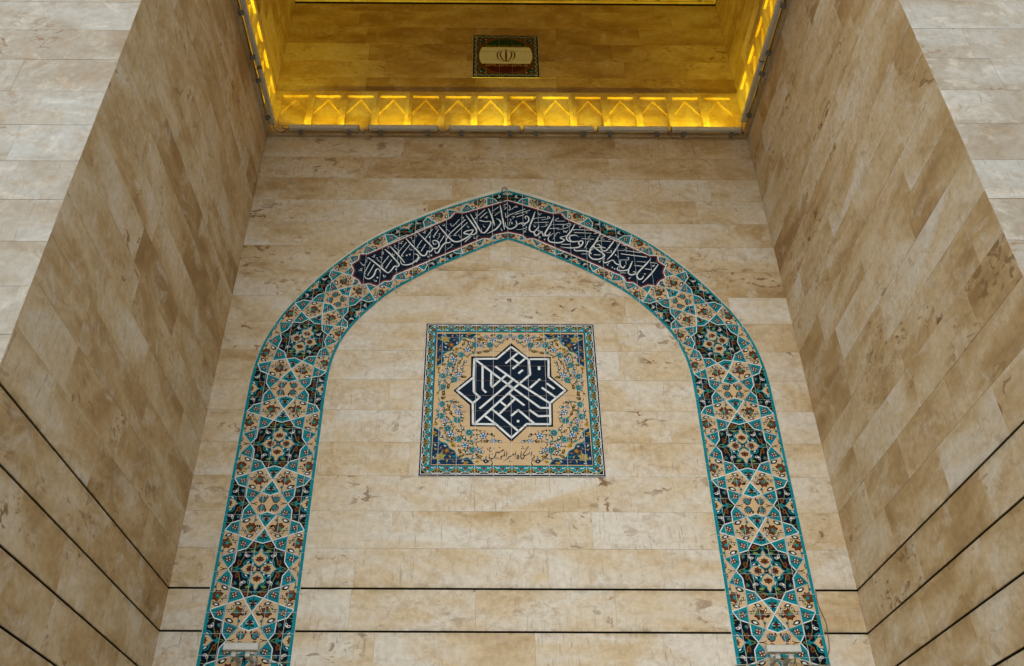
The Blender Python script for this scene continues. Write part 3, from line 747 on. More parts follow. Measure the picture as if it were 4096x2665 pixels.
nib(pen, W2, "235,1110,12 290,1088,22 350,1120,24 372,1180,24 330,1240,24 260,1242,22 235,1205,14;250,1120,14 270,1165,16 322,1150,10;"
 "285,1260,6 300,1325,14 350,1325,22 400,1240,24 470,1150,26 530,1135,24 580,1132,12 582,1100,6;500,1135,20 508,1080,18 535,1020,16;"
 "360,800,12 450,910,24 540,1010,26 640,1100,28 740,1112,28 860,1060,28 960,995,26 1030,890,18 960,895,20 900,910,24 850,945,24 900,965,24 1020,978,22 1080,950,24 1092,890,24 1010,760,26 890,600,12;"
 "975,580,12 1060,720,24 1130,840,26 1190,950,8;1150,700,20 1260,725,16 1350,720,16 1370,765,24 1300,890,26 1240,945,22 1195,920,12 1185,850,5;1325,470,12 1380,600,26 1430,750,24 1442,810,6;"
 "1480,665,10 1540,700,22 1560,760,24 1480,860,26 1400,910,18 1300,960,6;1550,405,12 1580,560,26 1620,780,26 1635,880,6;"
 "245,870,14 110,1050,14;365,870,12 265,1010,12 285,1030,12;475,990,14 385,1130,14;765,680,10 640,810,10 600,790,9 590,755,8;880,685,16 570,970,16 615,1000,14;920,740,14 665,980,14 705,987,12;990,1010,14 870,1120,14;"
 "1145,990,8 1080,1048,9 1042,1045,9 1055,1015,7;1260,490,12 1080,650,12 1092,670,12;1300,540,12 1160,660,12;1520,440,10 1410,520,10;1540,530,10 1445,610,10;1690,375,11 1620,410,11;187,1025,36;157,1402,36;220,1383,36;"
 "50,930,9 100,950,9 90,910,9 135,900,7;430,790,9 480,810,9 470,778,9 500,770,7;495,830,8 520,830,8 510,860,8 580,920,8;1250,640,9 1300,658,9 1285,625,9 1320,620,7;"
 "910,800,6 935,840,10 952,822,6;1220,790,6 1245,835,10 1262,820,6;745,970,6 780,1032,11 802,1012,6;1565,850,6 1580,900,10 1600,885,6;1655,560,8 1665,640,11 1692,622,7;795,650,8 845,638,10 832,680,8;285,840,8 330,820,10 325,865,9 290,865,6;"
 "335,1070,6 378,1010,9 370,955,8 402,960,8;515,1270,6 600,1210,9 635,1172,9 600,1165,7;1070,550,8 1102,600,9 1070,602,7;1620,440,8 1670,450,8 1630,490,8 1665,472,6", W, 10, CALL)
nib(pen, W3, "110,680,7 120,765,16 190,818,24 280,800,26 345,740,24 330,650,12;345,740,18 420,702,20 480,700,22 540,700,26 592,650,24 590,590,22 550,555,18 515,580,16 540,620,12;440,710,12 490,750,20 532,702,14;550,490,34;"
 "520,408,13 180,540,13 190,558,12;620,435,13 300,525,12;500,525,13 340,575,13;185,330,9 215,405,11 190,440,10 185,410,7;240,425,7 320,352,10 355,372,9 310,377,7;110,490,8 120,582,12 150,568,7;240,560,8 300,570,12 250,610,8;200,620,9 230,630,9 195,700,9 200,760,6;245,700,40;"
 "725,465,12 670,620,26 610,780,26 620,860,26 700,880,22 780,800,18 810,755,7;700,890,26 740,960,26 820,905,22 870,882,14 760,850,16;1110,570,10 1030,740,24 930,910,26 960,960,26 1010,940,20 1040,885,7;875,905,22 895,960,20 940,965,18;825,995,32;920,1040,34;"
 "945,580,11 710,605,11 710,630,8;1005,680,12 700,695,12;850,635,7 960,618,10 1030,595,12 990,565,12 980,600,8;1325,725,11 1060,735,11 1055,752,8;1215,805,13 1020,815,13;1340,660,10 1150,655,10 1160,620,9 1215,600,9;1445,1140,14 1260,1137,14;"
 "790,500,9 820,542,9 830,508,9 860,515,7;700,730,6 712,782,11 742,758,6;340,835,8 450,828,9 548,795,9 530,768,8;552,830,7 495,885,10 540,882,8;850,775,7 920,770,9 972,735,11 940,712,9;"
 "1310,800,8 1300,760,10 1380,715,10 1460,712,9 1430,770,10 1300,820,10 1180,830,7;1390,750,26;1310,850,9 1320,890,11 1345,862,9 1365,895,11 1392,850,8;1090,1040,6 1150,935,10 1190,890,9 1242,912,9;"
 "1120,900,6 1030,960,12 992,1020,18 1020,1080,24 1120,1102,26 1240,1102,26 1332,1050,20 1240,1005,18 1380,960,18;1545,720,11 1470,860,24 1390,960,24 1372,1020,26 1420,1070,24 1520,1085,26 1620,1070,8;1620,990,6 1560,950,18 1460,960,24 1430,1020,24 1480,1080,18;"
 "1650,1160,20 1620,1100,22 1680,1062,24 1710,1110,24 1640,1190,26 1480,1215,24 1240,1190,6;1900,850,12 1540,835,12 1535,855,8;1885,912,13 1530,895,13;1935,1035,14 1685,1020,14;1805,1335,13 1690,1335,13;1630,760,9 1650,802,9 1670,770,9 1705,790,7;"
 "1750,1215,6 1800,1130,9 1830,1070,9 1872,1080,9;1870,950,6 1822,990,11 1855,997,6;1880,1330,26 1840,1300,24 1740,1270,24 1560,1270,22 1530,1225,12", W, 10, CALL)
nib(pen, W4, "495,365,12 400,540,28 290,690,26 298,750,22 320,770,14;440,450,8 370,580,20 370,640,24 450,700,26 550,770,26 560,820,24 470,870,26 340,865,26 275,800,20 290,720,14 370,660,14 500,640,14;"
 "415,595,12 460,585,18 500,630,24 590,655,12;500,640,18 510,690,20 570,715,22 630,680,20 700,590,22 770,495,9;875,545,10 800,660,24 710,790,22 620,880,8;575,850,8 545,900,16 570,940,22 640,925,22 730,890,20 780,950,22 850,980,22 872,930,14 890,880,10;"
 "872,930,16 880,1000,20 930,1040,22 970,990,12;890,1000,8 820,1040,14 830,1085,22 920,1095,24 1030,1070,22 1080,980,22 1110,905,8;1040,1080,20 1030,1140,22 1080,1175,24 1150,1160,20 1165,1120,16 1120,1115,12;"
 "1465,860,10 1380,960,24 1220,1130,26 1195,1200,26 1240,1260,26 1300,1240,22 1325,1190,7;1610,970,12 1500,1120,26 1400,1230,24 1300,1330,6;1348,1157,34;785,790,32;828,818,32;865,905,30;718,1030,32;765,1060,32;"
 "345,315,12 200,303,12;315,372,13 200,364,13;690,530,11 450,515,11 448,540,8;365,485,14 125,470,14;240,770,13 125,768,13;490,790,14 360,785,14;1270,748,12 1000,708,12 1000,728,8;1390,832,16 885,768,16;1590,950,11 1450,935,11;1480,1075,14 1350,1055,14;1305,1008,14 1145,992,14;990,1142,12 885,1135,12;1190,918,9 1290,922,9 1355,932,11 1340,905,9;"
 "360,380,8 440,352,12 385,382,8;640,490,8 715,472,12 660,462,8;510,440,9 570,422,9 525,455,9 510,480,9 570,485,8;180,655,6 230,575,9 250,520,9 302,522,9;900,600,8 980,608,10 940,588,8;805,700,8 940,702,9 1000,660,11 970,640,8;600,740,7 690,742,9 702,705,10 670,712,8;"
 "985,975,7 985,900,8 1032,880,10 1035,840,10 1000,850,8;900,885,8 985,880,8;450,930,8 490,912,10 470,935,8;660,945,5 620,985,10 650,992,6;1082,1220,5 1038,1245,10 1062,1252,6;1490,1000,8 1545,985,8 1500,1010,8 1535,1015,7", W, 10, CALL)

TA = thing('tiled_arch', 'pointed arch band of painted floral tiles with white calligraphy on navy at its crown', 'tiled arch', (XC, D, 0.0))
bed = MB()
for sg in (1, -1):
    for q in range(n_):
        (o0, i0), (o1, i1) = pair(q/n_), pair((q+1)/n_)
        pts = [o0, o1, i1, i0]
        v = [(XC+sg*a, YF+.0035, b) for a, b in pts]+[(XC+sg*a, D+.004, b) for a, b in pts]
        bed.add(v, [(0, 1, 2, 3), (4, 5, 1, 0), (6, 7, 3, 2)])
bed.build('grout_bed', GROUT, TA)
def mortar(C, sg, side, wf, s0, s1, n=110):
    P_ = []
    for i in range(n+1):
        s_ = s0+(s1-s0)*i/n; (p, t) = C.at(s_); nn = (t[1]*side, -t[0]*side); w_ = wf(s_)
        P_.append(((p[0], p[1]), (max(p[0]+nn[0]*w_, 0.0) , p[1]+nn[1]*w_)))
    for (a, b), (c, d) in zip(P_, P_[1:]):
        a, b, c, d = [(XC+sg*x, z) for x, z in (a, b, c, d)]
        Yo = D-.006; Ye = D+.001
        ce.add([(a[0], Yo, a[1]), (c[0], Yo, c[1]), (d[0], Yo+.002, d[1]), (b[0], Yo+.002, b[1]), (b[0], Ye, b[1]), (d[0], Ye, d[1])], [(0, 1, 2, 3), (3, 2, 5, 4)])
Rm = random.Random(3); ph = [Rm.uniform(0, 6) for _ in range(4)]
wob = lambda s_: .0018*(math.sin(s_*9+ph[0])+math.sin(s_*23+ph[1])*.6)
for sg in (1, -1):
    ce = MB(); mortar(CO, sg, 1, lambda s_: .009+.055*max(0, min(1, (s_-6.0)/3.9))**1.3+wob(s_+sg), 0, CO.L); ce.build('outer_mortar_edge', CREAM, TA)
    ce = MB(); mortar(CI, sg, -1, lambda s_: .005+wob(s_*1.3)*.8, 0, CI.L); ce.build('inner_mortar_edge', CREAM, TA)
nown, ntot = tiles_from(arch, TA, XC-.0045-.2*30, 4.023-.2035*30, .2, .2035, .0052, 'tile', 300, zmin=1.7)
print('arch tiles', nown, ntot)

# ------------------------------------------------------------------ square kufic panel
PX0, PX1, PZ0, PZ1 = -.725, 1.277, 4.269, 6.283
pa = Art(); Z1 = win(1650, 1270, 2.3125); PP = win(1690, 1290, 4.997); P2 = win(1660, 1590, 4.695)
pn = Pen(pa)
def rect(p, x0, x1, z0, z1, m, l): p.poly([(x0, z0), (x1, z0), (x1, z1), (x0, z1)], m, l)
def ring(p, a, b, m, l, R_=(PX0, PX1, PZ0, PZ1)):
    x0, x1, z0, z1 = R_
    rect(p, x0+a, x1-a, z1-b, z1-a, m, l); rect(p, x0+a, x1-a, z0+a, z0+b, m, l)
    rect(p, x0+a, x0+b, z0+b, z1-b, m, l); rect(p, x1-b, x1-a, z0+b, z1-b, m, l)
rect(pn, PX0, PX1, PZ0, PZ1, S_, 0)
ring(pn, 0, .018, K, 1); ring(pn, .018, .0245, W, 1); ring(pn, .0245, .084, NV, 1); ring(pn, .084, .119, T, 1); ring(pn, .119, .128, K, 1)
def border(q, L):
    """q maps (along, inward)"""
    n = 10; d = L/n
    for k in range(n):
        u = d*(k+.5)
        prof = [(-.098, .086), (-.074, .080), (-.050, .060), (-.026, .048), (0, .036), (.026, .048), (.050, .060), (.074, .080), (.098, .086)]
        if k in (0, n-1): pass
        q.poly([(u+a, b) for a, b in prof]+[(u+.098, .088), (u-.098, .088)], T, 2)
        q.stroke([(u+a, b-.002) for a, b in prof], Y_, 3, .0058, 2)
        q.stroke([(u-.014, .046), (u, .062), (u+.014, .046)], W, 3, .0045, 0); q.stroke([(u, .062), (u, .074)], W, 3, .004, 0)
        c = q.at(u, .084)
        for an in (0, 60, 120, 180, 240, 300): c.spiky(0, 0, math.radians(an), .026, .020, M_, 3)
        c.disc(0, 0, .014, B, 4, 7)
        for a, b in ((-.017, -.002), (.017, -.002), (0, -.015)): c.disc(a, b, .0042, W, 4, 5)
        for s_ in (1, -1):
            q.stroke([(u+s_*.040, .106), (u+s_*.058, .090), (u+s_*.070, .104), (u+s_*.082, .108)], W, 3, .0060, 3)
            q.petal(u+s_*.046, .104, math.pi/2-s_*.6-math.pi, .018, .010, W, 3)
    for k in range(1, n):
        u = d*k
        for s_ in (1, -1):
            q.stroke([(u+s_*.006, .034), (u+s_*.026, .046), (u+s_*.030, .066), (u+s_*.012, .086), (u, .090)], Y_, 3, .0062, 3)
            q.stroke([(u+s_*.006, .044), (u+s_*.014, .060), (u+s_*.004, .076)], Y_, 3, .0045, 3)
            q.stroke([(u+s_*.012, .036), (u+s_*.040, .030), (u+s_*.060, .040), (u+s_*.074, .046)], W, 2, .0075, 3)
            q.stroke([(u+s_*.003, .036), (u+s_*.012, .026)], W, 3, .004, 0)
        q.disc(u, .064, .0065, M_, 4, 6); q.disc(u, .034, .005, Y_, 4, 5)
LX, LZ = PX1-PX0, PZ1-PZ0
border(Pen(pa, lambda u, v: (PX0+u, PZ1-v)), LX); border(Pen(pa, lambda u, v: (PX0+u, PZ0+v)), LX)
border(Pen(pa, lambda u, v: (PX0+v, PZ1-u)), LZ); border(Pen(pa, lambda u, v: (PX1-v, PZ1-u)), LZ)
PC = (PX0+PX1)/2
def both(fn):
    for sgn in (1, -1):
        fn(Pen(pa, (lambda x, z: (x, z)) if sgn == 1 else (lambda x, z: (2*PC-x, z))))
def tealf(q, x, z, r=.040, an=0.2):
    c = q.at(x, z, an)
    c.poly([(r*(1.18 if k % 2 else .86)*math.cos(2*math.pi*k/16), r*(1.18 if k % 2 else .86)*math.sin(2*math.pi*k/16)) for k in range(16)], T, 4)
    c.poly([(r*(.55 if k % 2 else .34)*math.cos(2*math.pi*k/10), r*(.55 if k % 2 else .34)*math.sin(2*math.pi*k/10)) for k in range(10)], M_, 5)
    c.disc(0, 0, r*.15, W, 6, 5)
def bluew(q, x, z, r=.032):
    r *= 1.15
    c = q.at(x, z)
    c.disc(0, 0, r*1.0, BL, 4, 9)
    for k in range(5): a = 2*math.pi*k/5+.3; c.disc(r*.62*math.cos(a), r*.62*math.sin(a), r*.25, W, 5, 6)
    c.disc(0, 0, r*.36, T if r > .025 else BL, 6, 6)
def dleaf(q, x, z, an=.5, r=.032):
    r *= 1.15
    c = q.at(x, z, an); c.spiky(-r, 0, 0, 2*r, r*1.0, G, 4); c.petal(-r*.45, 0, 0, r*.9, r*.42, Y_, 5)
def bud(q, x, z, an, c1=NV, c2=W, c3=T):
    c = q.at(x, z, an, 1.25); c.petal(-.020, 0, 0, .044, .030, c1, 4); c.petal(-.004, 0, 0, .022, .014, c2, 5); c.disc(-.018, 0, .009, c3, 5, 6)
def vine(q, pts, m=G, w=.0068):
    q.stroke(pts, m, 3, w, 4)
    P_ = crom(pts, 5); R_ = random.Random(int(abs(pts[0][0]*9173+pts[0][1]*331))); acc = 0
    for a, b in zip(P_, P_[1:]):
        acc += math.hypot(b[0]-a[0], b[1]-a[1])
        if acc > .036:
            acc = 0; an = math.atan2(b[1]-a[1], b[0]-a[0])+R_.choice((-1, 1))*R_.uniform(.6, 1.2)
            q.petal(b[0], b[1], an, R_.uniform(.022, .036), R_.uniform(.010, .016), R_.choice((G, G, M_, NV)), 3)
def field(q):
    up = lambda L_: [PP(*p) for p in L_]
    lo = lambda L_: [P2(*p) for p in L_]
    for L_ in ([(1757, 300), (1700, 340), (1620, 370), (1560, 410), (1470, 400), (1340, 330), (1280, 300), (1200, 310), (1120, 330), (1070, 330)],
               [(1560, 430), (1480, 480), (1400, 470), (1350, 470), (1280, 390), (1180, 355), (1100, 380), (1055, 465), (960, 395), (830, 365)],
               [(1055, 480), (1060, 540), (1030, 600), (960, 580), (900, 555), (800, 540), (690, 540), (620, 590), (570, 640)],
               [(1030, 620), (940, 650), (890, 690), (820, 670), (765, 660), (680, 615), (580, 640)], [(765, 680), (800, 740), (740, 800), (690, 900), (700, 990), (725, 1050)],
               [(560, 650), (520, 750), (550, 855), (620, 950), (640, 1010), (700, 1050)], [(590, 680), (620, 745), (660, 830), (620, 930)], [(610, 980), (560, 1060), (470, 1080), (400, 1080), (340, 1030), (320, 940)],
               [(725, 1060), (780, 1100), (840, 1100)], [(700, 1100), (640, 1160), (560, 1220), (500, 1350)], [(410, 1090), (460, 1160), (470, 1240), (402, 1305), (330, 1380), (310, 1450)], [(790, 930), (810, 1000), (770, 1030)],
               [(900, 540), (890, 480), (930, 430)], [(1165, 480), (1140, 400), (1160, 360)], [(1350, 480), (1340, 560), (1280, 600), (1200, 570)], [(420, 1320), (440, 1400), (400, 1500)], [(850, 800), (810, 860), (790, 930)], [(410, 1180), (340, 1180), (320, 1280)]):
        vine(q, up(L_))
    for L_ in ([(440, 20), (505, 135), (600, 80), (680, 90), (760, 90)], [(505, 150), (560, 220), (540, 300), (485, 360), (400, 420), (370, 490)], [(690, 110), (650, 230), (700, 350), (790, 435), (860, 520), (890, 600), (860, 720), (810, 790)],
               [(500, 370), (600, 370), (670, 450), (690, 505), (720, 600), (670, 700), (610, 800), (700, 830), (810, 800)], [(680, 480), (600, 490), (540, 520)], [(640, 540), (580, 640), (600, 780)],
               [(620, 820), (720, 900), (800, 930), (940, 905), (1060, 850), (940, 800), (860, 780)], [(1060, 850), (1040, 760), (1120, 700), (1280, 730), (1220, 830), (1080, 860)], [(1015, 670), (1120, 610), (1220, 650), (1280, 730), (1400, 700), (1460, 740)],
               [(1300, 760), (1380, 820), (1470, 825), (1590, 835)], [(1085, 870), (1090, 1000), (1060, 1070), (950, 1090), (860, 1040)], [(1110, 1020), (1150, 1100), (1220, 1130)], [(1130, 880), (1200, 990), (1180, 1080)], [(940, 920), (930, 1000), (970, 1040)],
               [(1090, 1145), (1200, 1160), (1260, 1200), (1330, 1210), (1420, 1190), (1460, 1240)], [(730, 130), (800, 180), (860, 185)], [(810, 290), (880, 360), (900, 410), (890, 480)], [(430, 250), (440, 330), (485, 360)]):
        vine(q, lo(L_))
    for p in ((1055, 465), (1350, 465), (1540, 300), (765, 660), (555, 855), (400, 1080), (632, 1155), (402, 1305)): tealf(q, *PP(*p))
    for p in ((505, 135), (485, 360), (790, 435), (615, 590), (810, 790), (1015, 670), (1090, 1000)): tealf(q, *P2(*p))
    for p, r in (((900, 555), .033), ((1405, 360), .033), ((725, 1050), .034), ((620, 745), .034), ((1165, 475), .021), ((500, 1000), .024), ((1665, 310), .022), ((1278, 295), .023)): bluew(q, *PP(*p), r)
    for p, r in (((810, 280), .034), ((570, 435), .024), ((670, 700), .034), ((940, 905), .033), ((1280, 730), .034), ((1200, 990), .022), ((1465, 825), .024), ((740, 190), .018)): bluew(q, *P2(*p), r)
    for p, a in (((825, 440), 1.1), ((1185, 355), 0), ((1290, 590), 0), ((740, 805), .9), ((425, 850), .2), ((1410, 270), .2), ((520, 1285), 1.2), ((420, 1420), 2.0), ((835, 1100), -.2), ((1140, 615), .3), ((970, 505), 2.2), ((650, 670), 2.5), ((840, 365), 2.8)): dleaf(q, *PP(*p), a, .030 if a else .034)
    for p, a in (((670, 295), 1.7), ((490, 590), 0.1), ((800, 630), 2.4), ((710, 780), .8), ((840, 1010), 2.1), ((1010, 960), .6), ((870, 1110), .4), ((1220, 1120), 0.1), ((1320, 835), 2.9), ((1465, 725), -.9), ((540, 20), .6), ((625, 170), 2.0), ((790, 100), -.4), ((610, 240), .4)): dleaf(q, *P2(*p), a, .028)
    for p, a in (((540, 660), 3), ((1600, 400), .3), ((1060, 610), .3), ((635, 935), .6), ((440, 1215), 4.5), ((480, 1110), -.5), ((545, 1120), 2.6), ((415, 980), 2.5), ((700, 765), .2), ((1215, 505), -.6), ((1385, 530), -1.3), ((1050, 395), 1.5), ((840, 610), 4.3), ((735, 1145), -1.2)):
        c = q.at(*PP(*p), a); c.petal(-.016, 0, 0, .038, .020, RD if p[0] % 3 else M_, 4); c.petal(-.006, 0, 0, .018, .008, W, 5)
    for p, a in (((710, 115), 3), ((535, 225), 1.8), ((700, 505), -.6), ((565, 795), 3), ((1090, 845), 0), ((1305, 655), 1.2), ((870, 840), 2.2), ((770, 685), 0), ((490, 460), 3.3), ((910, 285), 0), ((1255, 960), .8), ((1335, 1135), 1.5), ((715, 65), .9), ((550, 640), 2.8), ((1080, 1080), -1.5), ((570, 325), .5)):
        c = q.at(*P2(*p), a); c.petal(-.016, 0, 0, .038, .020, RD if p[0] % 3 else M_, 4); c.petal(-.006, 0, 0, .018, .008, W, 5)
    for p in ((560, 640), (1015, 625), (610, 970), (1555, 415), (445, 1180)): q.disc(*PP(*p), .017, T, 4, 7)
    for p in ((680, 90), (545, 262), (680, 470), (610, 815), (1060, 830)): q.disc(*P2(*p), .017, T, 4, 7)
    for p, a in (((930, 435), 1.0), ((1230, 430), -.5), ((850, 800), .9), ((480, 925), 2.4), ((590, 1070), .1), ((790, 930), 1.7), ((1065, 330), -.3), ((450, 700), 2.9), ((345, 1185), 1.8)): bud(q, *PP(*p), a)
    for p, a in (((430, 250), 1.4), ((860, 185), .2), ((545, 515), 3.5), ((900, 600), 2.2), ((500, 745), 2.6), ((965, 1035), -.9), ((1260, 1040), .3), ((1590, 835), -.4), ((1090, 1145), .8), ((1145, 780), 1.3), ((880, 370), 1.2), ((930, 775), 1.5)): bud(q, *P2(*p), a)
    for p, a, F_ in (((690, 550), -.5, PP), ((720, 905), .5, P2), ((880, 695), -1.7, PP), ((1465, 500), -1.9, PP), ((905, 400), -1.5, P2), ((915, 735), 1.6, P2)):
        r = .034 if p[0] in (690, 720) else .016
        c = q.at(*F_(*p), a)
        for b in (-.7, 0, .7): c.spiky(-r*.6, 0, b, r*1.6, r*.9, Y_, 4)
        c.disc(-r*.4, 0, r*.35, B, 5, 6)
        if r < .02: c.disc(-r*1.2, 0, r*.75, NV, 4, 7); c.disc(-r*1.2, 0, r*.48, W, 5, 6)
    c = q.at(*P2(1330, 1210)); c.disc(0, 0, .026, NV, 4, 7); c.disc(0, 0, .008, W, 5, 5); c.disc(0, .028, .011, T, 4, 6)
    # corner pieces
    for F_, pts in ((PP, [(300, 237), (1090, 237), (1030, 290), (975, 340), (900, 325), (800, 320), (765, 370), (735, 425), (680, 470), (615, 500), (600, 550), (545, 585), (450, 610), (405, 660), (430, 770), (385, 825), (335, 850), (284, 890)]),
                    (P2, [(304, 1268), (1115, 1268), (1040, 1180), (980, 1140), (900, 1165), (830, 1150), (775, 1090), (745, 1020), (690, 985), (640, 960), (620, 910), (560, 860), (480, 840), (440, 780), (480, 680), (455, 630), (410, 610), (352, 565)])):
        w_ = [F_(*p) for p in pts]; q.poly(w_, PAL['d'], 2); q.stroke(w_[1:], T, 3, .010, 3)
    for F_, big, ora in ((PP, (455, 345), (570, 455)), (P2, (470, 1125), (590, 1015))):
        c = q.at(*F_(*big), -.5 if F_ is PP else .5)
        c.poly([(.075*(1.0 if k % 2 else .62)*math.cos(2*math.pi*k/12+.3), .062*(1.0 if k % 2 else .62)*math.sin(2*math.pi*k/12+.3)) for k in range(12)], T, 3)
        c.poly([(.066*(1.0 if k % 2 else .60)*math.cos(2*math.pi*k/12+.3), .054*(1.0 if k % 2 else .60)*math.sin(2*math.pi*k/12+.3)) for k in range(12)], Y_, 4)
        for a in (.4, 1.9, 3.5, 5.0): c.petal(.006*math.cos(a), .006*math.sin(a), a, .030, .014, K, 5); c.petal(.012*math.cos(a), .012*math.sin(a), a, .016, .007, W, 6)
        c = q.at(*F_(*ora), -.6 if F_ is PP else .6)
        for b in (0, .9, -.9, 2.4, -2.4): c.spiky(0, 0, b, .046, .026, B, 4); c.petal(.006, 0, b, .022, .010, Y_, 5)
        L = [(440, 255), (600, 280), (700, 275), (790, 280), (890, 285), (640, 360), (690, 425), (335, 340), (360, 490), (460, 505), (350, 550), (350, 710), (480, 440), (535, 540)] if F_ is PP else [(440, 1240), (600, 1200), (720, 1215), (900, 1205), (655, 1120), (700, 1050), (345, 1140), (390, 980), (485, 960), (380, 900), (400, 720), (510, 1020), (570, 920), (370, 690)]
        for i, p in enumerate(L):
            x, z = F_(*p); cc = q.at(x, z, i*1.3)
            cc.stroke([(-.026, -.012), (0, .006), (.026, -.010)], LG, 3, .0045, 3)
            if i % 3 == 0: cc.petal(-.012, 0, 0, .028, .018, W, 4); cc.petal(-.006, 0, 0, .014, .008, K, 5)
            elif i % 3 == 1: cc.spiky(-.014, 0, 0, .032, .020, Y_, 4)
            else: cc.disc(0, 0, .012, RD, 4, 6); cc.disc(0, 0, .004, W, 5, 5)
        for p in (((700, 330), (745, 370), (735, 420), (690, 400)), ((400, 560), (430, 590), (420, 640), (500, 590)), ((820, 300), (760, 330), (735, 380)), ((480, 600), (440, 620), (400, 680))) if F_ is PP else (((770, 1060), (790, 1120), (850, 1160)), ((450, 860), (500, 850), (560, 880)), ((690, 1100), (740, 1130), (760, 1080)), ((440, 900), (470, 870), (450, 820))):
            q.stroke([F_(*v) for v in p], T, 3, .012, 3)
    for F_, p in ((PP, (1125, 262)), (PP, (940, 250)), (PP, (325, 925)), (PP, (305, 770)), (P2, (1165, 1225)), (P2, (960, 1245)), (P2, (395, 520)), (P2, (365, 680))):
        c = q.at(*F_(*p)); c.spiky(-.030, 0, .2, .062, .034, Y_, 4); c.petal(-.012, 0, .2, .030, .012, B, 5)
both(field)
tealf(pn, *PP(1757, 272), .024)
# eight pointed star and square kufic lettering
star = [(912, 243), (1063, 370), (1277, 372), (1285, 550), (1440, 682), (1297, 803), (1300, 1017), (1062, 1015), (915, 1158), (765, 1018), (532, 1015), (530, 818), (378, 682), (540, 550), (543, 367), (770, 367)]
pn.poly([Z1(*p) for p in star], K, 7)
wl = [(912, 278), (1064, 395), (1258, 392), (1262, 558), (1412, 682), (1270, 800), (1274, 994), (1055, 992), (915, 1120), (772, 994), (560, 992), (558, 800), (412, 682), (566, 560), (570, 390), (783, 388)]
pn.poly([Z1(*p) for p in wl], NV, 8)
def kl(*pp, w=.0245):
    P_ = [Z1(*p) for p in pp]; e = w/2
    for a, b in zip(P_, P_[1:]): pn.stroke([a, b], W, 9, w, 0)
    for a in P_[1:-1]: pn.disc(a[0], a[1], e, W, 9, 8)
kl((912, 278), (783, 388), (572, 390), (566, 560), (568, 695), (622, 745), (558, 800), (412, 682), (566, 560))
kl((558, 800), (560, 992), (772, 994), (915, 1120), (1055, 992), (1274, 994), (1270, 800), (1412, 682), (1258, 558), (1258, 392), (1085, 392))
kl((575, 992), (930, 668), (1088, 535), (1076, 400), (912, 278))
kl((575, 392), (820, 580), (1182, 843), (1268, 843)); kl((765, 458), (985, 618), (1270, 800)); kl((1085, 660), (1180, 575)); kl((1195, 655), (1330, 750)); kl((1240, 615), (1312, 667))
kl((860, 432), (972, 338)); kl((920, 384), (990, 436)); kl((925, 482), (1040, 388)); kl((980, 525), (1020, 492)); kl((1170, 460), (1170, 493), w=.028)
kl((648, 452), (648, 670), (682, 702)); kl((729, 512), (727, 636), (740, 650), (865, 540)); kl((620, 850), (855, 648), (925, 587))
kl((885, 705), (1035, 820)); kl((945, 762), (805, 898)); kl((812, 783), (875, 835)); kl((740, 858), (985, 1062)); kl((668, 915), (772, 994))
kl((912, 918), (978, 862), (1130, 992)); kl((1080, 860), (1162, 920), (1262, 917)); kl((965, 965), (987, 967), w=.030); kl((875, 628), (935, 668))
PT = win(1930, 1770, 10.348)
nib(pn, PT, "2110,550,26 2140,600,46 2120,660,38 2020,725,16;2040,390,12 2020,500,36 1995,630,10;1970,285,62;1965,370,12 1945,470,30 1850,530,32 1760,570,40 1720,620,36 1680,690,40 1625,690,46 1590,640,44 1592,520,40 1615,360,12;"
 "1650,550,28 1740,440,30 1830,310,26 1915,190,14;1780,300,13 1890,185,13;1650,552,30 1760,552,36;1660,205,58;1625,285,58;1705,275,58;1465,520,16 1438,600,38 1430,690,38 1480,690,38 1505,610,38 1465,530,26;"
 "1390,380,12 1360,500,36 1335,645,10;1270,480,26 1280,520,58 1220,560,40 1160,600,40 1080,640,36 1000,730,26 840,830,8;1115,810,62;1205,810,62;1018,390,12 1000,500,36 975,640,10;"
 "930,360,12 900,500,36 910,575,44 850,580,36 770,610,50 770,680,38 670,735,12;560,670,60;635,665,58;850,310,26 848,350,58 780,385,40 720,410,30 680,460,48 630,445,40 560,430,34 545,520,36 500,620,44 420,690,58 320,690,50 270,600,28 305,475,8;"
 "640,375,16 620,430,24;705,240,62;425,510,60;245,230,9 205,290,22 230,350,10;450,230,10 475,290,22 440,345,9;340,215,18 300,250,28 350,262,18 285,300,26 280,375,28 330,400,26 405,345,9", NV, 4, .00028)
PN_ = thing('ceramic_mural', 'square painted tile panel with an eight pointed star of white lettering on navy', 'mural', (PC, D, PZ0))
mb = MB(); mb.box((PX0-.004, YF+.0035, PZ0-.004), (PX1+.004, D+.004, PZ1+.004)); mb.build('grout_bed', GROUT, PN_)
print('panel tiles', tiles_from(pa, PN_, PX0, PZ0, LX/10, LZ/10, .0048, 'tile', 300))

# ------------------------------------------------------------------ emblem plaque above
fa = Art(); FX0, FX1, FZ_0, FZ_1 = -.237, .773, 10.898, 11.915; F_R = (FX0, FX1, FZ_0, FZ_1)
fp = Pen(fa); FW = win(1850, 110, 6.8)
rect(fp, FX0, FX1, FZ_0, FZ_1, K, 0); ring(fp, .018, .075, OG, 1, F_R); ring(fp, .075, .081, BL, 1, F_R)
rect(fp, FX0+.081, FX1-.081, FZ_0+.081, FZ_1-.081, PAL['c'], 1)
cx, cz = (FX0+FX1)/2, (FZ_0+FZ_1)/2+.004; ra, rb = .408, .412
def chord(za, zb, m, l):
    n = 14; Lp, Rp = [], []
    for i in range(n+1):
        z = za+(zb-za)*i/n; h = abs(z/rb); x = ra*(max(0, 1-h**2.2))**.5
        Lp.append((cx-x, cz+z)); Rp.append((cx+x, cz+z))
    fp.poly(Lp+Rp[::-1], m, l)
chord(.205, .411, EG, 2); chord(-.195, .205, W, 2); chord(-.411, -.195, M_, 2)
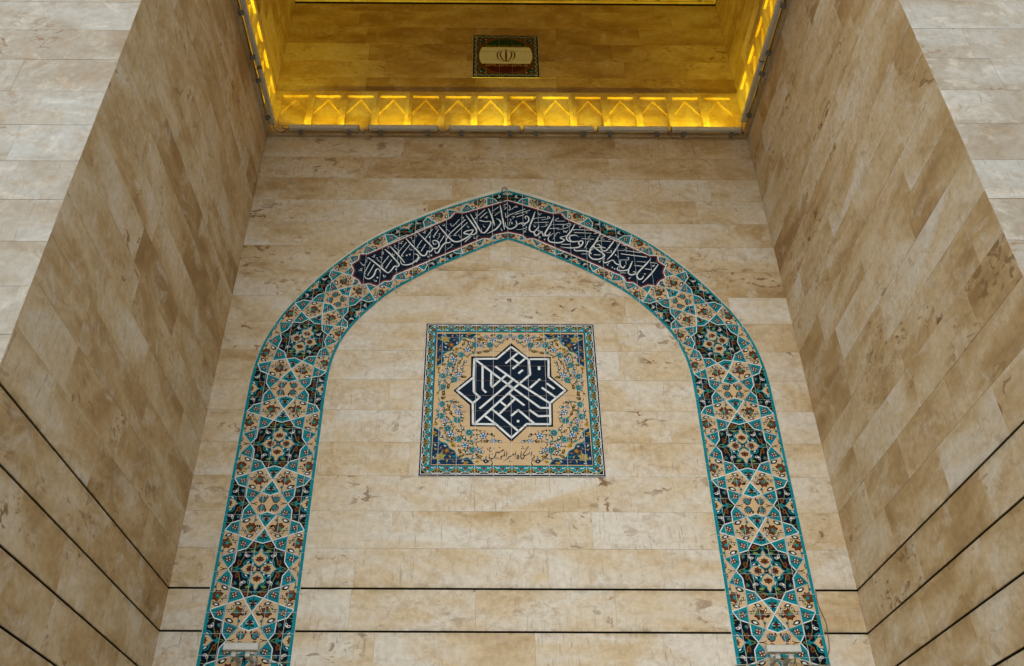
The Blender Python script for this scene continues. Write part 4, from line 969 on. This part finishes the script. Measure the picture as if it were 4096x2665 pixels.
for zz_, bgm, lm in ((.205, EG, Y_), (-.262, M_, S_)):
    chord(zz_, zz_+.060, bgm, 3)
    hw = ra*(1-abs((zz_+.03)/rb)**2.2)**.5-.02; x = cx-hw; 
    while x < cx+hw-.05:
        z0 = cz+zz_+.008; z1 = z0+.040; s_ = .0055; e = min(1, (cx+hw-x)/.19)
        fp.stroke([(x, z0+.004), (x+.075, z0+.004)], lm, 4, s_, 0)
        for dx in (.036, .056, .075): fp.stroke([(x+dx, z0), (x+dx, z1)], lm, 4, s_, 0)
        fp.stroke([(x+.012, z0+.018), (x+.030, z0+.018)], lm, 4, s_, 0)
        if x+.18 < cx+hw:
            fp.stroke([(x+.090, z0), (x+.090, z1-.002)], lm, 4, s_, 0); fp.stroke([(x+.088, z1-.003), (x+.170, z1-.003)], lm, 4, s_, 0)
            fp.stroke([(x+.110, z0+.020), (x+.135, z0+.020), (x+.135, z0+.004), (x+.178, z0+.004), (x+.178, z0+.024), (x+.150, z0+.024)], lm, 4, s_, 0)
        x += .1935
EMC = M_
def fs(pts, l=5):
    P_ = [tuple(FW(p[0], p[1]))+(p[2]*.00042,) for p in pts]; fp.stroke(P_, EMC, l, None, 5)
fs([(1183, 612, 52), (1183, 700, 66), (1184, 850, 62), (1185, 945, 6)])
fs([(1120, 580, 8), (1150, 600, 26), (1183, 592, 18), (1215, 600, 26), (1245, 580, 8)])
for s_ in (1, -1):
    X = lambda x: 1184+s_*(x-1184)
    fs([(X(1098), 618, 8), (X(1042), 680, 44), (X(1036), 760, 48), (X(1082), 850, 44), (X(1160), 915, 22)])
    fs([(X(1060), 612, 8), (X(968), 670, 40), (X(945), 750, 46), (X(968), 830, 34), (X(1018), 882, 8)])
    fs([(X(1036), 916, 8), (X(1110), 918, 18), (X(1184), 895, 24)])
for sx in (1, -1):
    for sz in (1, -1):
        q = Pen(fa, lambda a, b, sx=sx, sz=sz: (cx+sx*a, (FZ_0+FZ_1)/2+sz*b))
        q.poly([(.26, .405), (.40, .405), (.405, .26), (.375, .30), (.34, .33), (.31, .375)], K, 3)
        q.spiky(.345, .345, .8, .07, .05, T, 4); q.disc(.355, .36, .022, BL, 4, 7); q.disc(.36, .36, .006, PK, 5, 5); q.disc(.385, .385, .009, W, 5, 4)
        q.petal(.29, .395, 0, .04, .012, W, 5); q.petal(.395, .29, 1.57, .04, .012, W, 5)
for horiz in (0, 1):
    for sd_ in (0, 1):
        for k in range(5):
            u = (k+.5)*.2
            if horiz: q = Pen(fa, lambda a, b, u=u, sd_=sd_: (FX0+(FX1-FX0)*u+a, (FZ_1-.046 if sd_ else FZ_0+.046)+b))
            else: q = Pen(fa, lambda a, b, u=u, sd_=sd_: ((FX1-.046 if sd_ else FX0+.046)+b, FZ_0+(FZ_1-FZ_0)*u+a))
            q.stroke([(-.085, .012), (-.05, -.014), (-.02, .012), (0, .014)], W, 2, .006, 4); q.stroke([(.085, .012), (.05, -.014), (.02, .012), (0, .014)], W, 2, .006, 4)
            q.disc(0, -.004, .005, PK, 3, 5)
            if k: q.disc(-.1, 0, .011, Y_, 3, 6)
FP = thing('tile_plaque', 'small tile plaque with a three band flag and its emblem inside a dark border', 'plaque', (cx, D, FZ_0))
mb = MB(); mb.box((FX0-.006, D+.0125, FZ_0-.006), (FX1+.006, D+.030, FZ_1+.006)); mb.build('grout_bed', GROUT, FP)
print('plaque tiles', tiles_from(fa, FP, FX0, FZ_0, (FX1-FX0)/5, (FZ_1-FZ_0)/5, .0036, 'tile', 300, yf=D+.009))

# ------------------------------------------------------------------ the two ivory floodlights on the arch legs
for xa, xb, lab in ((-2.405, -2.088, 'ivory box lamp on two brackets across the left leg of the tiled arch'), (2.592, 2.905, 'ivory box lamp on two brackets across the right leg of the tiled arch')):
    t = thing('wall_lamp', lab, 'lamp', ((xa+xb)/2, D-.013, 2.33), 'box lamps on the arch legs')
    m = MB()
    prof = [(8.305, 2.372), (8.318, 2.366), (8.392, 2.372), (8.398, 2.382), (8.386, 2.436), (8.374, 2.440), (8.322, 2.436), (8.312, 2.430)]
    n = len(prof); v = [(xa+.008, y, z) for y, z in prof]+[(xb-.008, y, z) for y, z in prof]
    m.add(v, [(i, (i+1) % n, n+(i+1) % n, n+i) for i in range(n)]+[tuple(range(n)), tuple(range(2*n-1, n-1, -1))]); m.build('lamp_housing', IVORY, t)
    for a, b in ((xa, xa+.008), (xb-.008, xb)):
        m = MB(); pf = [(y+(8.35-y)*-.06, z+(2.405-z)*-.08) for y, z in prof]
        v = [(a, y, z) for y, z in pf]+[(b, y, z) for y, z in pf]
        m.add(v, [(i, (i+1) % n, n+(i+1) % n, n+i) for i in range(n)]+[tuple(range(n)), tuple(range(2*n-1, n-1, -1))]); m.build('end_cap', IVORY, t)
    m = MB(); m.box((xa+.02, 8.325, 2.4385), (xb-.02, 8.372, 2.4425)); m.build('lens', PALEC, t)
    for bx in (xa+.075, xb-.115):
        m = MB(); m.box((bx, 8.335, 2.318), (bx+.042, 8.365, 2.368)); m.box((bx+.003, 8.362, 2.322), (bx+.039, D-.013, 2.350)); m.box((bx-.004, D-.018, 2.305), (bx+.046, D-.0125, 2.366)); m.build('bracket', IVORY, t)
    m = MB(); m.tube(crom([(xb-.05, 8.39, 2.36), (xb-.02, 8.46, 2.33), (xb-.06, 8.52, 2.28), (xb-.10, 8.50, 2.32), (xb-.02, 8.55, 2.335)], 6), .0035); m.tube(crom([(xa+.10, 8.40, 2.35), (xa+.14, 8.45, 2.365), (xa+.19, 8.45, 2.355), (xb-.10, 8.42, 2.35)], 5), .003); m.build('lamp_cord', PALEC, t, True)
cable('lamp_cable', 'pale cable from the left box lamp to the inner edge of the arch leg', [(-2.10, D-.02, 2.335), (-2.0, D-.02, 2.328), (-1.93, D-.02, 2.330), (-1.83, D-.02, 2.332)], .004, PALEC)
cable('lamp_cable', 'pale cable running across the right arch leg behind its box lamp', [(2.34, D-.02, 2.322), (2.45, D-.02, 2.325), (2.56, D-.03, 2.333), (2.66, D-.10, 2.345), (2.88, D-.05, 2.335), (3.05, D-.02, 2.325), (3.24, D-.02, 2.322)], .004, PALEC)
z2 = win(2750, 1900, 2.0246)
cpts = [(1035, 945), (1052, 1040), (1085, 1120), (1118, 1195), (1133, 1290), (1145, 1390), (1138, 1450), (1125, 1500), (1120, 1600), (1125, 1700)]
cable('wall_cable', 'thin brown cable wandering down beside the right arch leg', [(z2(*p)[0], D-.008, z2(*p)[1]) for p in cpts], .0042, BROWNC)
hk = [(1690, 97), (1650, 90), (1610, 105), (1588, 150), (1590, 230), (1600, 300), (1606, 380), (1603, 480), (1600, 560), (1610, 660)]
yy_ = [D-.004, D-.030, D-.045, D-.045, D-.035, D-.026, D-.024, D-.024, D-.024, D-.026]
cable('wire_end', 'black wire end curling out of the wall over the crown of the tiled arch', [(*W2(*p), y) for p, y in zip(hk, yy_)] and [(W2(*p)[0], y, W2(*p)[1]) for p, y in zip(hk, yy_)], .0062, BLACKP)
# outward facing normals on the stonework
for o in bpy.data.objects:
    if o.type == 'MESH' and o.name.split('.')[0] in ('stone_slab', 'niche_panel', 'cornice_stone', 'wall_core', 'housing', 'lens', 'bracket', 'end_cap', 'lamp_housing', 'grout_bed'):
        bm = bmesh.new(); bm.from_mesh(o.data); bmesh.ops.recalc_face_normals(bm, faces=bm.faces[:]); bm.to_mesh(o.data); bm.free()
print('objects', len(bpy.data.objects), 'tris', sum(len(p.vertices)-2 for o in bpy.data.objects if o.type == 'MESH' for p in o.data.polygons))
